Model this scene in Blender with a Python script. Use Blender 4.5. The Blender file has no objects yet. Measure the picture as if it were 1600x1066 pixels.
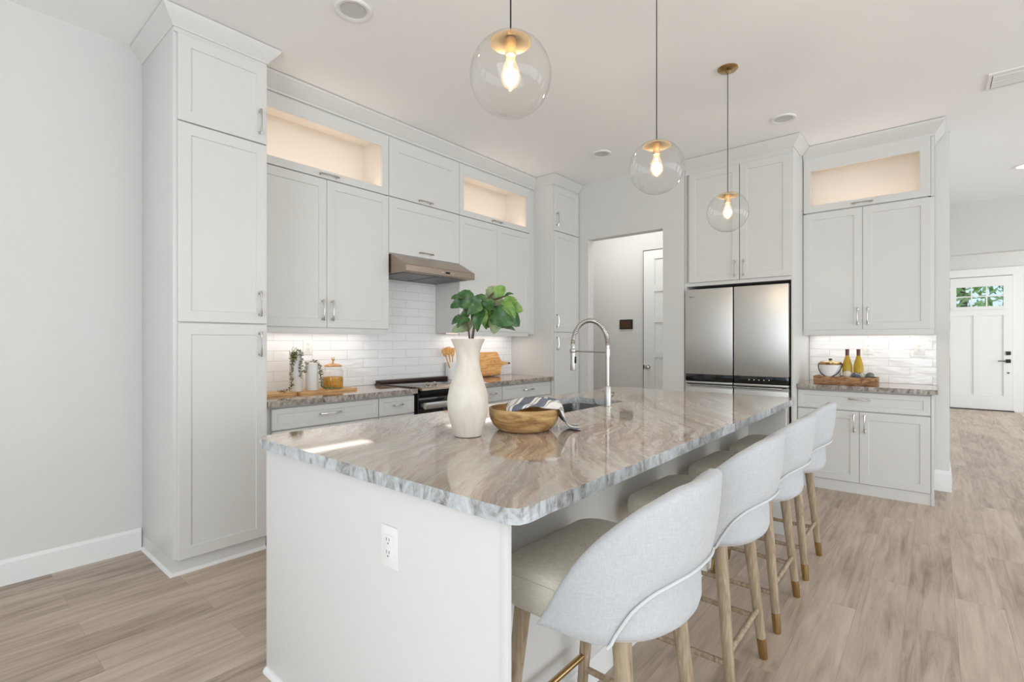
import bpy, bmesh, math, random
from mathutils import Vector, Matrix
R = math.radians
C = bpy.context.scene.collection
S = bpy.context.scene

# ------------------------------------------------------------------ camera, world, lights, exposure
AZ = 40.264                       # viewing direction, degrees from +X towards +Y
cam = bpy.data.cameras.new('camera'); camo = bpy.data.objects.new('camera', cam); C.objects.link(camo)
camo.location = (0, 0, 1.285); camo.rotation_euler = (R(90), 0, R(AZ - 90))
cam.sensor_width = 36; cam.sensor_fit = 'HORIZONTAL'; cam.lens = 779.23 / 1600 * 36
cam.shift_y = 2 / 1600; cam.clip_start = .02; cam.clip_end = 200
S.camera = camo
S.view_settings.view_transform = 'Standard'; S.view_settings.look = 'None'
S.view_settings.gamma = 1; S.view_settings.use_curve_mapping = False
S.view_settings.exposure = 0.0
w = bpy.data.worlds.new('daylight'); S.world = w; w.use_nodes = True
bg = w.node_tree.nodes['Background']; bg.inputs[0].default_value = (.62, .8, 1, 1); bg.inputs[1].default_value = 1.25

def area(name, loc, direction, sx, sy, power, col=(1, 1, 1), spread=180):
    l = bpy.data.lights.new(name, 'AREA'); l.shape = 'RECTANGLE'; l.size = sx; l.size_y = sy
    l.energy = power; l.color = col; l.spread = R(spread)
    o = bpy.data.objects.new(name, l); C.objects.link(o); o.location = loc
    o.rotation_euler = Vector(direction).to_track_quat('-Z', 'Z').to_euler(); return o
DAY = (.965, .985, .995)
area('daylight_rear_window', (-3.9, -.6, 1.5), (1, 0, .75), 6.6, 2.5, 240, DAY)
area('daylight_side_window', (1.2, -5.35, 1.5), (0, 1, .2), 7.5, 2.5, 165, DAY)
area('daylight_side_window_far', (7.3, -5.35, 1.5), (0, 1, .3), 2.6, 2.4, 45, DAY)
area('daylight_foyer_window', (11, -3.9, 1.6), (.35, 1, 0), 2.5, 2.4, 85, DAY)
area('hall_fill_light', (5.45, 2.85, 3.07), (-.12, 0, -1), .75, 1.3, 15, (1, .985, .98))  # added light with no fixture, brightens the unseen part of the hall

# ------------------------------------------------------------------ materials
def s2l(c):
    return tuple((v / 255 / 12.92) if v / 255 <= .04045 else ((v / 255 + .055) / 1.055) ** 2.4 for v in c)
def mat(name, col, rough=.5, metal=0, spec=.5, coat=0, emit=None, estr=0, trans=0, ior=1.45, aniso=0):
    m = bpy.data.materials.new(name); m.use_nodes = True
    b = m.node_tree.nodes['Principled BSDF']
    b.inputs['Base Color'].default_value = (*s2l(col), 1)
    b.inputs['Roughness'].default_value = rough; b.inputs['Metallic'].default_value = metal
    b.inputs['Specular IOR Level'].default_value = spec; b.inputs['Coat Weight'].default_value = coat
    b.inputs['Transmission Weight'].default_value = trans; b.inputs['IOR'].default_value = ior
    if aniso: b.inputs['Anisotropic'].default_value = aniso
    if emit: b.inputs['Emission Color'].default_value = (*s2l(emit), 1); b.inputs['Emission Strength'].default_value = estr
    return m
class N:                                                            # tiny node helper
    def __init__(s, m): s.t = m.node_tree; s.b = s.t.nodes['Principled BSDF']
    def n(s, typ, **kw):
        x = s.t.nodes.new(typ)
        for k, v in kw.items():
            if k.startswith('i_'): x.inputs[k[2:].replace('_', ' ')].default_value = v
            else: setattr(x, k, v)
        return x
    def l(s, a, b): s.t.links.new(a, b)
    def coord(s): return s.n('ShaderNodeTexCoord').outputs['Object']
    def mapp(s, v, rot=(0, 0, 0), sc=(1, 1, 1), loc=(0, 0, 0)):
        m = s.n('ShaderNodeMapping'); m.inputs['Rotation'].default_value = rot
        m.inputs['Scale'].default_value = sc; m.inputs['Location'].default_value = loc; s.l(v, m.inputs['Vector']); return m.outputs[0]
    def noise(s, v, sc, det=4, rough=.5, dist=0, out='Fac'):
        x = s.n('ShaderNodeTexNoise'); x.inputs['Scale'].default_value = sc; x.inputs['Detail'].default_value = det
        x.inputs['Roughness'].default_value = rough; x.inputs['Distortion'].default_value = dist; s.l(v, x.inputs['Vector']); return x.outputs[out]
    def ramp(s, f, stops, interp='LINEAR'):
        r = s.n('ShaderNodeValToRGB'); e = r.color_ramp; e.interpolation = interp
        while len(e.elements) < len(stops): e.elements.new(.5)
        for el, (p, c) in zip(e.elements, stops):
            el.position = p; el.color = (*s2l(c), 1) if isinstance(c, tuple) else (c, c, c, 1)
        s.l(f, r.inputs[0]); return r.outputs[0]
    def mix(s, f, a, b, typ='MIX'):
        m = s.n('ShaderNodeMix', data_type='RGBA', blend_type=typ)
        for q, v in ((0, f), (6, a), (7, b)):
            if hasattr(v, 'is_linked'): s.l(v, m.inputs[q])
            elif isinstance(v, tuple): m.inputs[q].default_value = (*s2l(v), 1)
            else: m.inputs[q].default_value = v
        return m.outputs[2]
    def math(s, op, a, b=0.):
        m = s.n('ShaderNodeMath', operation=op)
        for q, v in ((0, a), (1, b)):
            if hasattr(v, 'is_linked'): s.l(v, m.inputs[q])
            else: m.inputs[q].default_value = v
        return m.outputs[0]
    def add(s, a, b):
        m = s.n('ShaderNodeVectorMath', operation='ADD'); s.l(a, m.inputs[0]); s.l(b, m.inputs[1]); return m.outputs[0]
    def scale(s, a, k):
        m = s.n('ShaderNodeVectorMath', operation='MULTIPLY'); s.l(a, m.inputs[0]); m.inputs[1].default_value = k if isinstance(k, tuple) else (k, k, k); return m.outputs[0]
    def bump(s, h, st=.2, d=.01):
        b = s.n('ShaderNodeBump'); b.inputs['Strength'].default_value = st; b.inputs['Distance'].default_value = d
        s.l(h, b.inputs['Height']); s.l(b.outputs[0], s.b.inputs['Normal'])
    def col(s, c): s.l(c, s.b.inputs['Base Color'])

M = {}
M['wall'] = mat('wall_paint', (219, 218, 214), .7, spec=.25)
n = N(M['wall']); n.bump(n.noise(n.coord(), 260, 2), .06, .002)
M['ceiling'] = mat('ceiling_paint', (250, 250, 249), .85, spec=.15)
n = N(M['ceiling']); n.bump(n.noise(n.coord(), 120, 3), .08, .003)
M['island_white'] = mat('island_paint', (223, 222, 219), .4, spec=.35)
M['white'] = mat('cabinet_lacquer', (218, 217, 213), .32, spec=.4)
M['trim'] = mat('trim_paint', (236, 236, 233), .35, spec=.4)
M['inside'] = mat('cabinet_interior', (236, 230, 220), .5)
M['plastic'] = mat('white_plastic', (238, 238, 234), .3)
M['slot'] = mat('dark_slot', (60, 58, 55), .6)
M['chrome'] = mat('polished_nickel', (205, 203, 198), .16, 1)
M['steel'] = mat('brushed_steel', (176, 175, 170), .26, 1, aniso=.5)
n = N(M['steel']); n.bump(n.noise(n.mapp(n.coord(), sc=(3, 3, 400)), 3, 2), .03, .001)
M['hoodsteel'] = mat('hood_steel', (168, 153, 140), .33, 1)
M['fridge'] = mat('fridge_steel', (200, 198, 193), .36, 1, aniso=.5)
n = N(M['fridge']); n.bump(n.noise(n.mapp(n.coord(), sc=(300, 300, 2)), 3, 2), .02, .001)
M['nickel'] = mat('brushed_nickel_faucet', (184, 181, 175), .3, 1)
M['sinksteel'] = mat('sink_steel', (128, 128, 127), .35, 1)
M['black'] = mat('black_enamel', (14, 14, 15), .25)
M['blackglass'] = mat('black_glass', (20, 19, 19), .06, spec=.6)
M['cooktop'] = mat('ceramic_cooktop', (58, 52, 48), .08, spec=.7)
M['bronze'] = mat('dark_bronze_trim', (62, 44, 38), .3, .5)
M['brass'] = mat('antique_brass', (182, 154, 106), .2, 1)
M['brassl'] = mat('satin_brass', (218, 196, 160), .3, 1)
M['cord'] = mat('black_cord', (38, 37, 36), .6)
M['ceramic'] = mat('white_ceramic', (232, 231, 228), .35)
M['filter'] = mat('hood_filter', (110, 110, 108), .4, .9)
M['mirror'] = mat('dark_display', (75, 52, 38), .12)
M['led'] = mat('led_lens', (255, 255, 250), .4, emit=(255, 232, 212), estr=.9)
M['can_on'] = mat('lit_ceiling_lens', (255, 255, 250), .4, emit=(255, 250, 240), estr=5)
M['led_warm'] = mat('led_warm_lens', (255, 225, 195), .4, emit=(255, 214, 176), estr=2.5)
M['lens_off'] = mat('unlit_lens', (205, 205, 202), .5)
M['gold_icon'] = mat('white_icon', (230, 230, 230), .5)

# floor planks, running along X
M['floor'] = m = mat('plank_floor', (160, 143, 128), .38, spec=.45); n = N(m)
co = n.coord()
co = n.mapp(co, loc=(.31, .077, 0)); br = n.n('ShaderNodeTexBrick', offset=.37, offset_frequency=2)
br.inputs['Color1'].default_value = (0, 0, 0, 1); br.inputs['Color2'].default_value = (1, 1, 1, 1)
br.inputs['Mortar'].default_value = (.5, .5, .5, 1); br.inputs['Scale'].default_value = 1
br.inputs['Mortar Size'].default_value = .0012; br.inputs['Mortar Smooth'].default_value = .3
br.inputs['Brick Width'].default_value = 1.22; br.inputs['Row Height'].default_value = .182
n.l(co, br.inputs['Vector'])
off = n.scale(br.outputs['Color'], (7, 31, 3))
g0 = n.add(co, off)
grain = n.noise(n.mapp(g0, sc=(.9, 11, 1)), 2.2, 9, .62, .9)
fine = n.noise(n.mapp(g0, sc=(4, 130, 1)), 2, 5, .6, .2)
blot = n.noise(n.mapp(g0, sc=(.9, 2.6, 1)), 1.6, 3, .5, .4)
tone = n.math('ADD', n.math('MULTIPLY', grain, .75), n.math('MULTIPLY', blot, .45))
tone = n.math('ADD', tone, n.math('MULTIPLY', fine, .16))
tone = n.math('ADD', tone, n.math('MULTIPLY', br.outputs['Color'], .16))
c = n.ramp(tone, [(.45, (126, 107, 94)), (.61, (162, 144, 129)), (.75, (186, 168, 152)), (.96, (206, 189, 172))])
c = n.mix(n.math('MULTIPLY', br.outputs['Fac'], .35), c, (118, 102, 90))
n.col(c); n.bump(n.math('ADD', fine, n.math('MULTIPLY', br.outputs['Fac'], -1.5)), .10, .002)
n.l(n.ramp(grain, [(.2, .46), (.8, .34)]), n.b.inputs['Roughness'])

# flowing beige-rose stone
def stone(name, ang, seed, rosy=1.0):
    m = mat(name, (200, 188, 176), .06, spec=.6, coat=.3); n = N(m); m.node_tree.nodes['Principled BSDF'].inputs['Coat Roughness'].default_value = .03
    co = n.mapp(n.coord(), loc=(seed, seed * .7, 0))
    wv = n.noise(co, .9, 2, .5, 0, 'Color')
    p = n.add(co, n.scale(wv, (.55, .55, 0)))
    sp0 = n.n('ShaderNodeSeparateXYZ'); n.l(n.coord(), sp0.inputs[0])
    def band(a0, a1, b0, b1):
        outs = []
        for lo_, hi_ in ((a0, a1), (b1, b0)):
            q = n.n('ShaderNodeMapRange'); q.interpolation_type = 'SMOOTHSTEP'; n.l(sp0.outputs[0], q.inputs[0]); q.inputs[1].default_value = lo_; q.inputs[2].default_value = hi_; outs.append(q.outputs[0])
        return n.math('MULTIPLY', outs[0], outs[1])
    zone = n.math('ADD', n.math('MULTIPLY', band(-1.5, -.8, -.3, .35), .85), .15)
    wv2 = n.noise(p, 4.6, 6, .62, 0, 'Color')
    vm = n.n('ShaderNodeVectorMath', operation='SCALE'); n.l(n.scale(wv2, (.20, .20, 0)), vm.inputs[0]); n.l(zone, vm.inputs['Scale'])
    p = n.add(p, vm.outputs[0])
    r = n.mapp(p, rot=(0, 0, -R(ang)))
    a = n.noise(n.mapp(r, sc=(.5, 4.6, 1)), 1.5, 10, .66, .25)
    b = n.noise(n.mapp(r, sc=(1.3, 26, 1)), 1.6, 9, .72, .25)
    e = n.noise(n.mapp(r, sc=(3, 75, 1)), 1.8, 5, .7, .3)
    d = n.noise(n.mapp(r, sc=(.7, 7, 1), loc=(4, 9, 0)), 1.3, 6, .6, .4)
    tot = n.math('ADD', n.math('ADD', n.math('MULTIPLY', a, .62), n.math('MULTIPLY', b, .34)), n.math('MULTIPLY', e, .12))
    base = n.ramp(tot, [(.43, (112, 86, 70)), (.48, (156, 127, 109)), (.515, (184, 157, 139)), (.545, (206, 189, 173)), (.575, (172, 165, 153)), (.605, (220, 212, 202)), (.65, (166, 145, 129)), (.72, (206, 193, 180))])
    rid = n.math('ABSOLUTE', n.math('SUBTRACT', d, .5))
    veins = n.ramp(rid, [(.0, .95), (.014, .6), (.045, .0)])
    base = n.mix(n.math('MULTIPLY', veins, n.math('MULTIPLY', zone, .95)), base, (134, 100, 80))
    sy_ = n.n('ShaderNodeSeparateXYZ'); n.l(r, sy_.inputs[0])
    ph = n.math('ADD', n.math('ADD', n.math('MULTIPLY', sy_.outputs[1], 8.5), n.math('MULTIPLY', a, 2.6)), n.math('MULTIPLY', b, .55))
    fr_ = n.math('ABSOLUTE', n.math('SUBTRACT', n.math('FRACT', ph), .5))
    v2 = n.ramp(fr_, [(.0, .9), (.035, .55), (.11, .12), (.2, .0)])
    zz = band(-1.55, -.95, -.45, .15)
    base = n.mix(n.math('MULTIPLY', v2, n.math('MULTIPLY', zz, .85)), base, (140, 106, 86))
    rid2 = n.math('ABSOLUTE', n.math('SUBTRACT', b, .56))
    wl = n.ramp(rid2, [(.0, .8), (.008, .35), (.02, 0.)])
    base = n.mix(n.math('MULTIPLY', wl, .7), base, (232, 225, 215))
    # greener grey clouds against rosier ones
    cl = n.ramp(n.noise(co, 1.4, 3), [(.4, 0.), (.62, 1.)])
    base = n.mix(n.math('MULTIPLY', cl, .42), base, (183, 179, 165))
    if rosy < 1: base = n.mix(1., base, (224, 206, 188), 'MULTIPLY')  # tan tint: browner stone, with warm reflection worked into the colour
    else:
        sp = n.n('ShaderNodeSeparateXYZ'); n.l(n.coord(), sp.inputs[0])
        gr = n.n('ShaderNodeMapRange'); n.l(sp.outputs[0], gr.inputs[0]); gr.inputs[1].default_value = -1.3; gr.inputs[2].default_value = -.5; gr.inputs[3].default_value = .38; gr.inputs[4].default_value = 0.
        base = n.mix(gr.outputs[0], base, (172, 166, 154))
    n.col(base)
    return m
M['stone'] = stone('island_stone', 33, 3.2)
M['stone2'] = stone('counter_stone', 8, 11.7, .86)
M['stone_edge'] = m = mat('chiselled_stone_edge', (160, 160, 158), .35); n = N(m)
co = n.coord()
a = n.noise(n.mapp(co, sc=(11, 11, 6)), 1.6, 6, .65, 1.2); b = n.noise(co, 60, 4, .6)
n.col(n.ramp(n.math('ADD', n.math('MULTIPLY', a, .8), n.math('MULTIPLY', b, .22)), [(.34, (104, 100, 96)), (.42, (152, 152, 150)), (.5, (184, 187, 188)), (.64, (212, 216, 218))]))
n.bump(n.math('ADD', a, b), .5, .006)
M['stone_edge2'] = m = mat('brown_stone_edge', (150, 142, 132), .35); n = N(m)
co = n.coord(); a = n.noise(n.mapp(co, sc=(11, 11, 6)), 1.6, 6, .65, 1.2)
n.col(n.ramp(a, [(.34, (96, 88, 80)), (.45, (140, 131, 122)), (.55, (168, 160, 150)), (.68, (196, 190, 182))])); n.bump(a, .4, .005)

# glossy white wavy tile; axis 'Y' wall = plane spanned by X,Z ; 'X' wall = plane spanned by Y,Z
def tile(name, axis, wid, hei):
    m = mat(name, (238, 238, 237), .12, spec=.55); n = N(m); co = n.coord()
    sx = n.n('ShaderNodeSeparateXYZ'); n.l(co, sx.inputs[0]); cx = n.n('ShaderNodeCombineXYZ')
    n.l(sx.outputs[0 if axis == 'Y' else 1], cx.inputs[0]); n.l(sx.outputs[2], cx.inputs[1])
    br = n.n('ShaderNodeTexBrick', offset=.5)
    for k, v in (('Color1', (0, 0, 0, 1)), ('Color2', (1, 1, 1, 1)), ('Mortar', (.5, .5, .5, 1)), ('Scale', 1), ('Mortar Size', .0016), ('Mortar Smooth', .4), ('Brick Width', wid), ('Row Height', hei)):
        br.inputs[k].default_value = v
    n.l(cx.outputs[0], br.inputs['Vector'])
    n.col(n.mix(br.outputs['Fac'], (238, 238, 237), (204, 203, 200)))
    wav = n.noise(n.mapp(n.add(cx.outputs[0], n.scale(br.outputs['Color'], (5, 9, 3))), rot=(0, 0, .35), sc=(5, 17, 1)), 1.1, 1.5, .4, .3)
    n.bump(n.math('ADD', n.math('MULTIPLY', wav, 1.3 if axis == 'X' else .6), n.math('MULTIPLY', br.outputs['Fac'], -.35)), .55, .012)
    return m
M['tileY'] = tile('range_wall_tile', 'Y', .305, .0765)
M['tileX'] = tile('bar_wall_tile', 'X', .305, .0765)

def fabric(name, c1, c2, sc=420):
    m = mat(name, c1, .9, spec=.15); n = N(m); co = n.coord()
    a = n.noise(n.mapp(co, sc=(1, 1, .12)), sc, 3, .7); b = n.noise(n.mapp(co, sc=(.12, .12, 1)), sc, 3, .7)
    s_ = n.math('MULTIPLY', n.math('ADD', a, b), .5)
    n.col(n.mix(n.ramp(s_, [(.42, 0.), (.58, 1.)]), c2, c1)); n.bump(s_, .12, .001)
    n.b.inputs['Sheen Weight'].default_value = .15
    return m
M['linen'] = fabric('off_white_linen', (199, 201, 202), (188, 190, 192))
M['taupe'] = fabric('taupe_linen', (224, 219, 203), (208, 203, 187))
M['piping'] = mat('white_welt', (211, 212, 212), .8, spec=.15)
def wood(name, c1, c2, c3, sc=(1, 1, 1), rough=.5, s0=2.0, det=8):
    m = mat(name, c1, rough, spec=.35); n = N(m); co = n.mapp(n.coord(), sc=sc)
    a = n.noise(co, s0, det, .62, 1.2)
    n.col(n.ramp(a, [(.32, c3), (.5, c2), (.66, c1)])); n.bump(a, .08, .002); return m
M['legwood'] = wood('washed_oak_leg', (186, 169, 145), (165, 147, 122), (136, 118, 96), (14, 14, 1.1), .5, 4)
M['bowlwood'] = wood('acacia_bowl', (208, 176, 126), (184, 146, 96), (120, 84, 54), (2.2, 2.2, 9), .35, 2.4)
M['board'] = wood('maple_board', (226, 184, 126), (208, 160, 102), (172, 120, 70), (3, 3, 26), .4, 1.6)
M['boardh'] = wood('serving_board', (226, 188, 134), (208, 164, 110), (176, 128, 80), (2, 30, 8), .4, 1.6)
M['boardd'] = wood('dark_board', (178, 120, 62), (156, 100, 52), (120, 74, 38), (12, 3, 3), .4, 1.6)
M['traywood'] = wood('rustic_tray', (196, 154, 112), (156, 116, 82), (84, 58, 42), (4, 5, 30), .7, 2.2)
M['lidwood'] = wood('bamboo_lid', (222, 180, 128), (206, 158, 104), (180, 128, 80), (20, 3, 3), .45, 1.6)
M['spoonwood'] = wood('beech_spoon', (226, 178, 118), (206, 154, 94), (170, 116, 66), (6, 6, 2), .5, 5)
M['vase'] = m = mat('stoneware_glaze', (222, 214, 200), .38, spec=.4); n = N(m)
n.col(n.mix(n.ramp(n.noise(n.mapp(n.coord(), sc=(1, 1, .6)), 9, 4, .6, 1.5), [(.4, 0.), (.7, 1.)]), (219, 212, 201), (208, 198, 183)))
M['stem'] = mat('brown_stem', (96, 76, 62), .7)
M['leaf_dark'] = m = mat('dark_green_leaf', (48, 82, 40), .35); n = N(m)
n.col(n.ramp(n.noise(n.coord(), 45, 3), [(.3, (34, 62, 32)), (.55, (58, 98, 46)), (.8, (98, 128, 72))]))
M['leaf_mid'] = m = mat('fresh_green_leaf', (98, 148, 60), .4); n = N(m)
n.col(n.ramp(n.noise(n.coord(), 40, 3), [(.3, (74, 116, 42)), (.7, (122, 156, 76))]))
M['leaf_pale'] = m = mat('pale_leaf_back', (154, 172, 126), .6); n = N(m)
n.col(n.ramp(n.noise(n.coord(), 40, 3), [(.3, (122, 138, 96)), (.7, (160, 172, 132))]))
M['trail1'] = mat('olive_trailing_leaf', (142, 138, 74), .6)
M['trail2'] = mat('grey_green_trailing_leaf', (104, 110, 84), .6)
M['towel'] = m = mat('striped_towel', (225, 222, 216), .9, spec=.1); n = N(m)
uv = n.n('ShaderNodeUVMap').outputs[0]; sx = n.n('ShaderNodeSeparateXYZ'); n.l(uv, sx.inputs[0])
Wt, Bt, Gt = (228, 225, 220), (112, 116, 126), (168, 162, 154)
n.col(n.ramp(sx.outputs[0], [(0, Wt), (.06, Bt), (.17, Wt), (.2, Gt), (.225, Wt), (.33, Gt), (.37, Wt), (.42, Bt), (.58, Wt), (.61, Gt), (.63, Wt), (.66, Bt), (.83, Wt), (.87, Gt), (.9, Wt)], 'CONSTANT'))
n.bump(n.noise(n.coord(), 500, 2), .2, .001)
M['grain'] = m = mat('amber_grains', (202, 148, 44), .7); n = N(m)
vo = n.n('ShaderNodeTexVoronoi'); vo.inputs['Scale'].default_value = 160; n.l(n.coord(), vo.inputs['Vector'])
n.col(n.ramp(vo.outputs['Distance'], [(0, (236, 190, 92)), (.6, (200, 142, 50))])); n.bump(vo.outputs['Distance'], .5, .004)
M['wine'] = mat('white_wine_bottle', (210, 176, 58), .08, trans=.35, ior=1.3, spec=.5)
M['foil'] = mat('wine_foil', (98, 62, 54), .35, .4)
M['cork'] = mat('leather_strap', (58, 42, 34), .5)
M['ball_pale'] = mat('pale_stone_ball', (206, 198, 186), .3)
M['ball_blue'] = m = mat('blue_marbled_ball', (70, 84, 104), .15); n = N(m)
n.col(n.ramp(n.noise(n.coord(), 30, 3, .6, 2), [(.4, (44, 56, 78)), (.55, (112, 122, 134)), (.65, (196, 190, 180))]))
M['ball_green'] = mat('grey_green_ball', (112, 118, 108), .15)
M['grass'] = mat('lawn', (96, 122, 62), .9)
M['bark'] = mat('bark', (92, 76, 62), .9)
M['treeleaf'] = mat('tree_leaf', (150, 184, 104), .6)
M['outside'] = mat('outside_paving', (190, 186, 178), .9)

def glassmat(name, tint=(255, 255, 255), refl=.5, edge=.25):
    m = bpy.data.materials.new(name); m.use_nodes = True; t = m.node_tree; t.nodes.clear()
    o = t.nodes.new('ShaderNodeOutputMaterial'); mx = t.nodes.new('ShaderNodeMixShader')
    tr = t.nodes.new('ShaderNodeBsdfTransparent'); gl = t.nodes.new('ShaderNodeBsdfGlossy')
    tr.inputs[0].default_value = (*s2l(tint), 1); gl.inputs['Roughness'].default_value = .02
    lw = t.nodes.new('ShaderNodeLayerWeight'); lw.inputs[0].default_value = .5
    pw = t.nodes.new('ShaderNodeMath'); pw.operation = 'POWER'; pw.inputs[1].default_value = edge
    mu = t.nodes.new('ShaderNodeMath'); mu.operation = 'MULTIPLY_ADD'; mu.inputs[1].default_value = refl; mu.inputs[2].default_value = .035
    t.links.new(lw.outputs['Facing'], pw.inputs[0]); t.links.new(pw.outputs[0], mu.inputs[0]); t.links.new(mu.outputs[0], mx.inputs[0])
    t.links.new(tr.outputs[0], mx.inputs[1]); t.links.new(gl.outputs[0], mx.inputs[2]); t.links.new(mx.outputs[0], o.inputs[0])
    return m
M['glass'] = glassmat('clear_glass', (254, 254, 253), .8, 3)
M['pane'] = glassmat('cabinet_pane', (253, 253, 253), .5, 4)
M['filament'] = mat('glowing_filament', (255, 220, 160), .4, emit=(255, 205, 140), estr=120)
M['bulbglass'] = m = glassmat('bulb_glass', (255, 250, 242), .4, 3)
t_ = m.node_tree; ad = t_.nodes.new('ShaderNodeAddShader'); em = t_.nodes.new('ShaderNodeEmission')
em.inputs[0].default_value = (*s2l((255, 214, 160)), 1); em.inputs[1].default_value = .3
ou = [x for x in t_.nodes if x.type == 'OUTPUT_MATERIAL'][0]; mxs = [x for x in t_.nodes if x.type == 'MIX_SHADER'][0]
t_.links.new(mxs.outputs[0], ad.inputs[0]); t_.links.new(em.outputs[0], ad.inputs[1]); t_.links.new(ad.outputs[0], ou.inputs[0])

# ------------------------------------------------------------------ geometry helpers
class G:
    def __init__(s): s.b = bmesh.new(); s.mi = 0
    def _new(s, before):
        fs = [f for f in s.b.faces if f not in before]
        for f in fs: f.material_index = s.mi
        return fs
    def box(s, x0, x1, y0, y1, z0, z1, bev=0):
        x0, x1 = sorted((x0, x1)); y0, y1 = sorted((y0, y1)); z0, z1 = sorted((z0, z1))
        v = [s.b.verts.new(p) for p in ((x0, y0, z0), (x1, y0, z0), (x1, y1, z0), (x0, y1, z0), (x0, y0, z1), (x1, y0, z1), (x1, y1, z1), (x0, y1, z1))]
        fs = [s.b.faces.new([v[i] for i in q]) for q in ((3, 2, 1, 0), (4, 5, 6, 7), (0, 1, 5, 4), (1, 2, 6, 5), (2, 3, 7, 6), (3, 0, 4, 7))]
        for f in fs: f.material_index = s.mi
        if bev:
            es = list({e for f in fs for e in f.edges})
            r = bmesh.ops.bevel(s.b, geom=es, offset=bev, segments=2, affect='EDGES', profile=.6)
            for f in r['faces']: f.material_index = s.mi
        return s
    def loops(s, rings, closed=False, cap=True, wrap=True):
        vs = [[s.b.verts.new(p) for p in r] for r in rings]; k = len(vs[0])
        m = len(vs)
        for i in range(m if closed else m - 1):
            a, b = vs[i], vs[(i + 1) % m]
            for j in range(k if wrap else k - 1):
                q = (a[j], a[(j + 1) % k], b[(j + 1) % k], b[j])
                f = s.b.faces.new(q); f.material_index = s.mi
        if cap and not closed and wrap:
            for r in (vs[0][::-1], vs[-1]):
                f = s.b.faces.new(r); f.material_index = s.mi
        return s
    def lathe(s, prof, cx=0, cy=0, z0=0, seg=40, cap=True):
        rings = []
        for r, z in prof: rings.append([(cx + max(r, 1e-4) * math.cos(2 * math.pi * i / seg), cy + max(r, 1e-4) * math.sin(2 * math.pi * i / seg), z0 + z) for i in range(seg)])
        return s.loops(rings, cap=cap)
    def tube(s, pts, rad, seg=12, cap=True):
        pts = [Vector(p) for p in pts]; rings = []; up = None
        for i, p in enumerate(pts):
            d = (pts[min(i + 1, len(pts) - 1)] - pts[max(i - 1, 0)]).normalized()
            if up is None: up = d.orthogonal().normalized()
            up = (up - d * up.dot(d)); up = up.normalized() if up.length > 1e-6 else d.orthogonal().normalized()
            si = d.cross(up); r = rad[i] if isinstance(rad, (list, tuple)) else rad
            rings.append([p + (up * math.cos(2 * math.pi * j / seg) + si * math.sin(2 * math.pi * j / seg)) * r for j in range(seg)])
        return s.loops(rings, cap=cap)
    def sphere(s, c, r, sx=1, sy=1, sz=1, seg=24, rings=14):
        b0 = set(s.b.faces)
        bmesh.ops.create_uvsphere(s.b, u_segments=seg, v_segments=rings, radius=r, matrix=Matrix.Translation(c) @ Matrix.Diagonal((sx, sy, sz, 1)))
        s._new(b0); return s
    def prism(s, poly, axis, a0, a1, bev=0):                        # poly in the two other axes
        def P(p, a): return {'X': (a, p[0], p[1]), 'Y': (p[0], a, p[1]), 'Z': (p[0], p[1], a)}[axis]
        return s.loops([[P(p, a0) for p in poly], [P(p, a1) for p in poly]])
    def shaker(s, axis, face, a0, a1, z0, z1, th=.02, fr=.062, rec=.0065, hole=False):
        def P(a, o, z): return (a, face - o, z) if axis == 'Y' else (face - o, a, z)
        def rect(i, o, izb=None): return [P(a0 + i, o, z0 + i), P(a1 - i, o, z0 + i), P(a1 - i, o, z1 - i), P(a0 + i, o, z1 - i)]
        if hole: return s.loops([rect(0, -th), rect(0, -.002), rect(.002, 0), rect(fr, 0), rect(fr + .002, -.002), rect(fr + .002, -th)], closed=True)
        return s.loops([rect(0, -th), rect(0, -.002), rect(.002, 0), rect(fr, 0), rect(fr + .003, -rec), ])

ROOT = {}
def P(name, g, mats, parent=None, smooth=True, loc=(0, 0, 0), angle=35):
    L = Vector(ROOT.get(parent.name, (0, 0, 0))) if parent else Vector(loc)
    b = g.b if isinstance(g, G) else g
    if L.length: bmesh.ops.translate(b, verts=b.verts, vec=-L)
    bmesh.ops.recalc_face_normals(b, faces=b.faces)
    me = bpy.data.meshes.new(name); b.to_mesh(me); b.free()
    for m in (mats if isinstance(mats, (list, tuple)) else [mats]): me.materials.append(M[m] if isinstance(m, str) else m)
    if smooth:
        me.shade_smooth(); me.set_sharp_from_angle(angle=R(angle))
    o = bpy.data.objects.new(name, me); C.objects.link(o)
    if parent: o.parent = parent; ROOT[o.name] = tuple(L)
    else: o.location = L; ROOT[o.name] = tuple(L)
    return o
def tag(o, label, cat, group=None):
    o['label'] = label; o['category'] = cat
    if group: o['group'] = group
    return o
def thing(name, label, cat, loc=(0, 0, 0), group=None):
    o = bpy.data.objects.new(name, None); C.objects.link(o); o.location = loc; o.empty_display_size = .1
    ROOT[o.name] = tuple(loc); return tag(o, label, cat, group)
def struct(name, g, mats, smooth=False):
    o = P(name, g, mats, None, smooth); o['kind'] = 'structure'; return o
def dup(o, parent=None, loc=None):
    c = o.copy(); C.objects.link(c)
    if parent: c.parent = parent
    if loc is not None: c.location = loc
    for ch in list(o.children): dup(ch, c)
    return c

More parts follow.
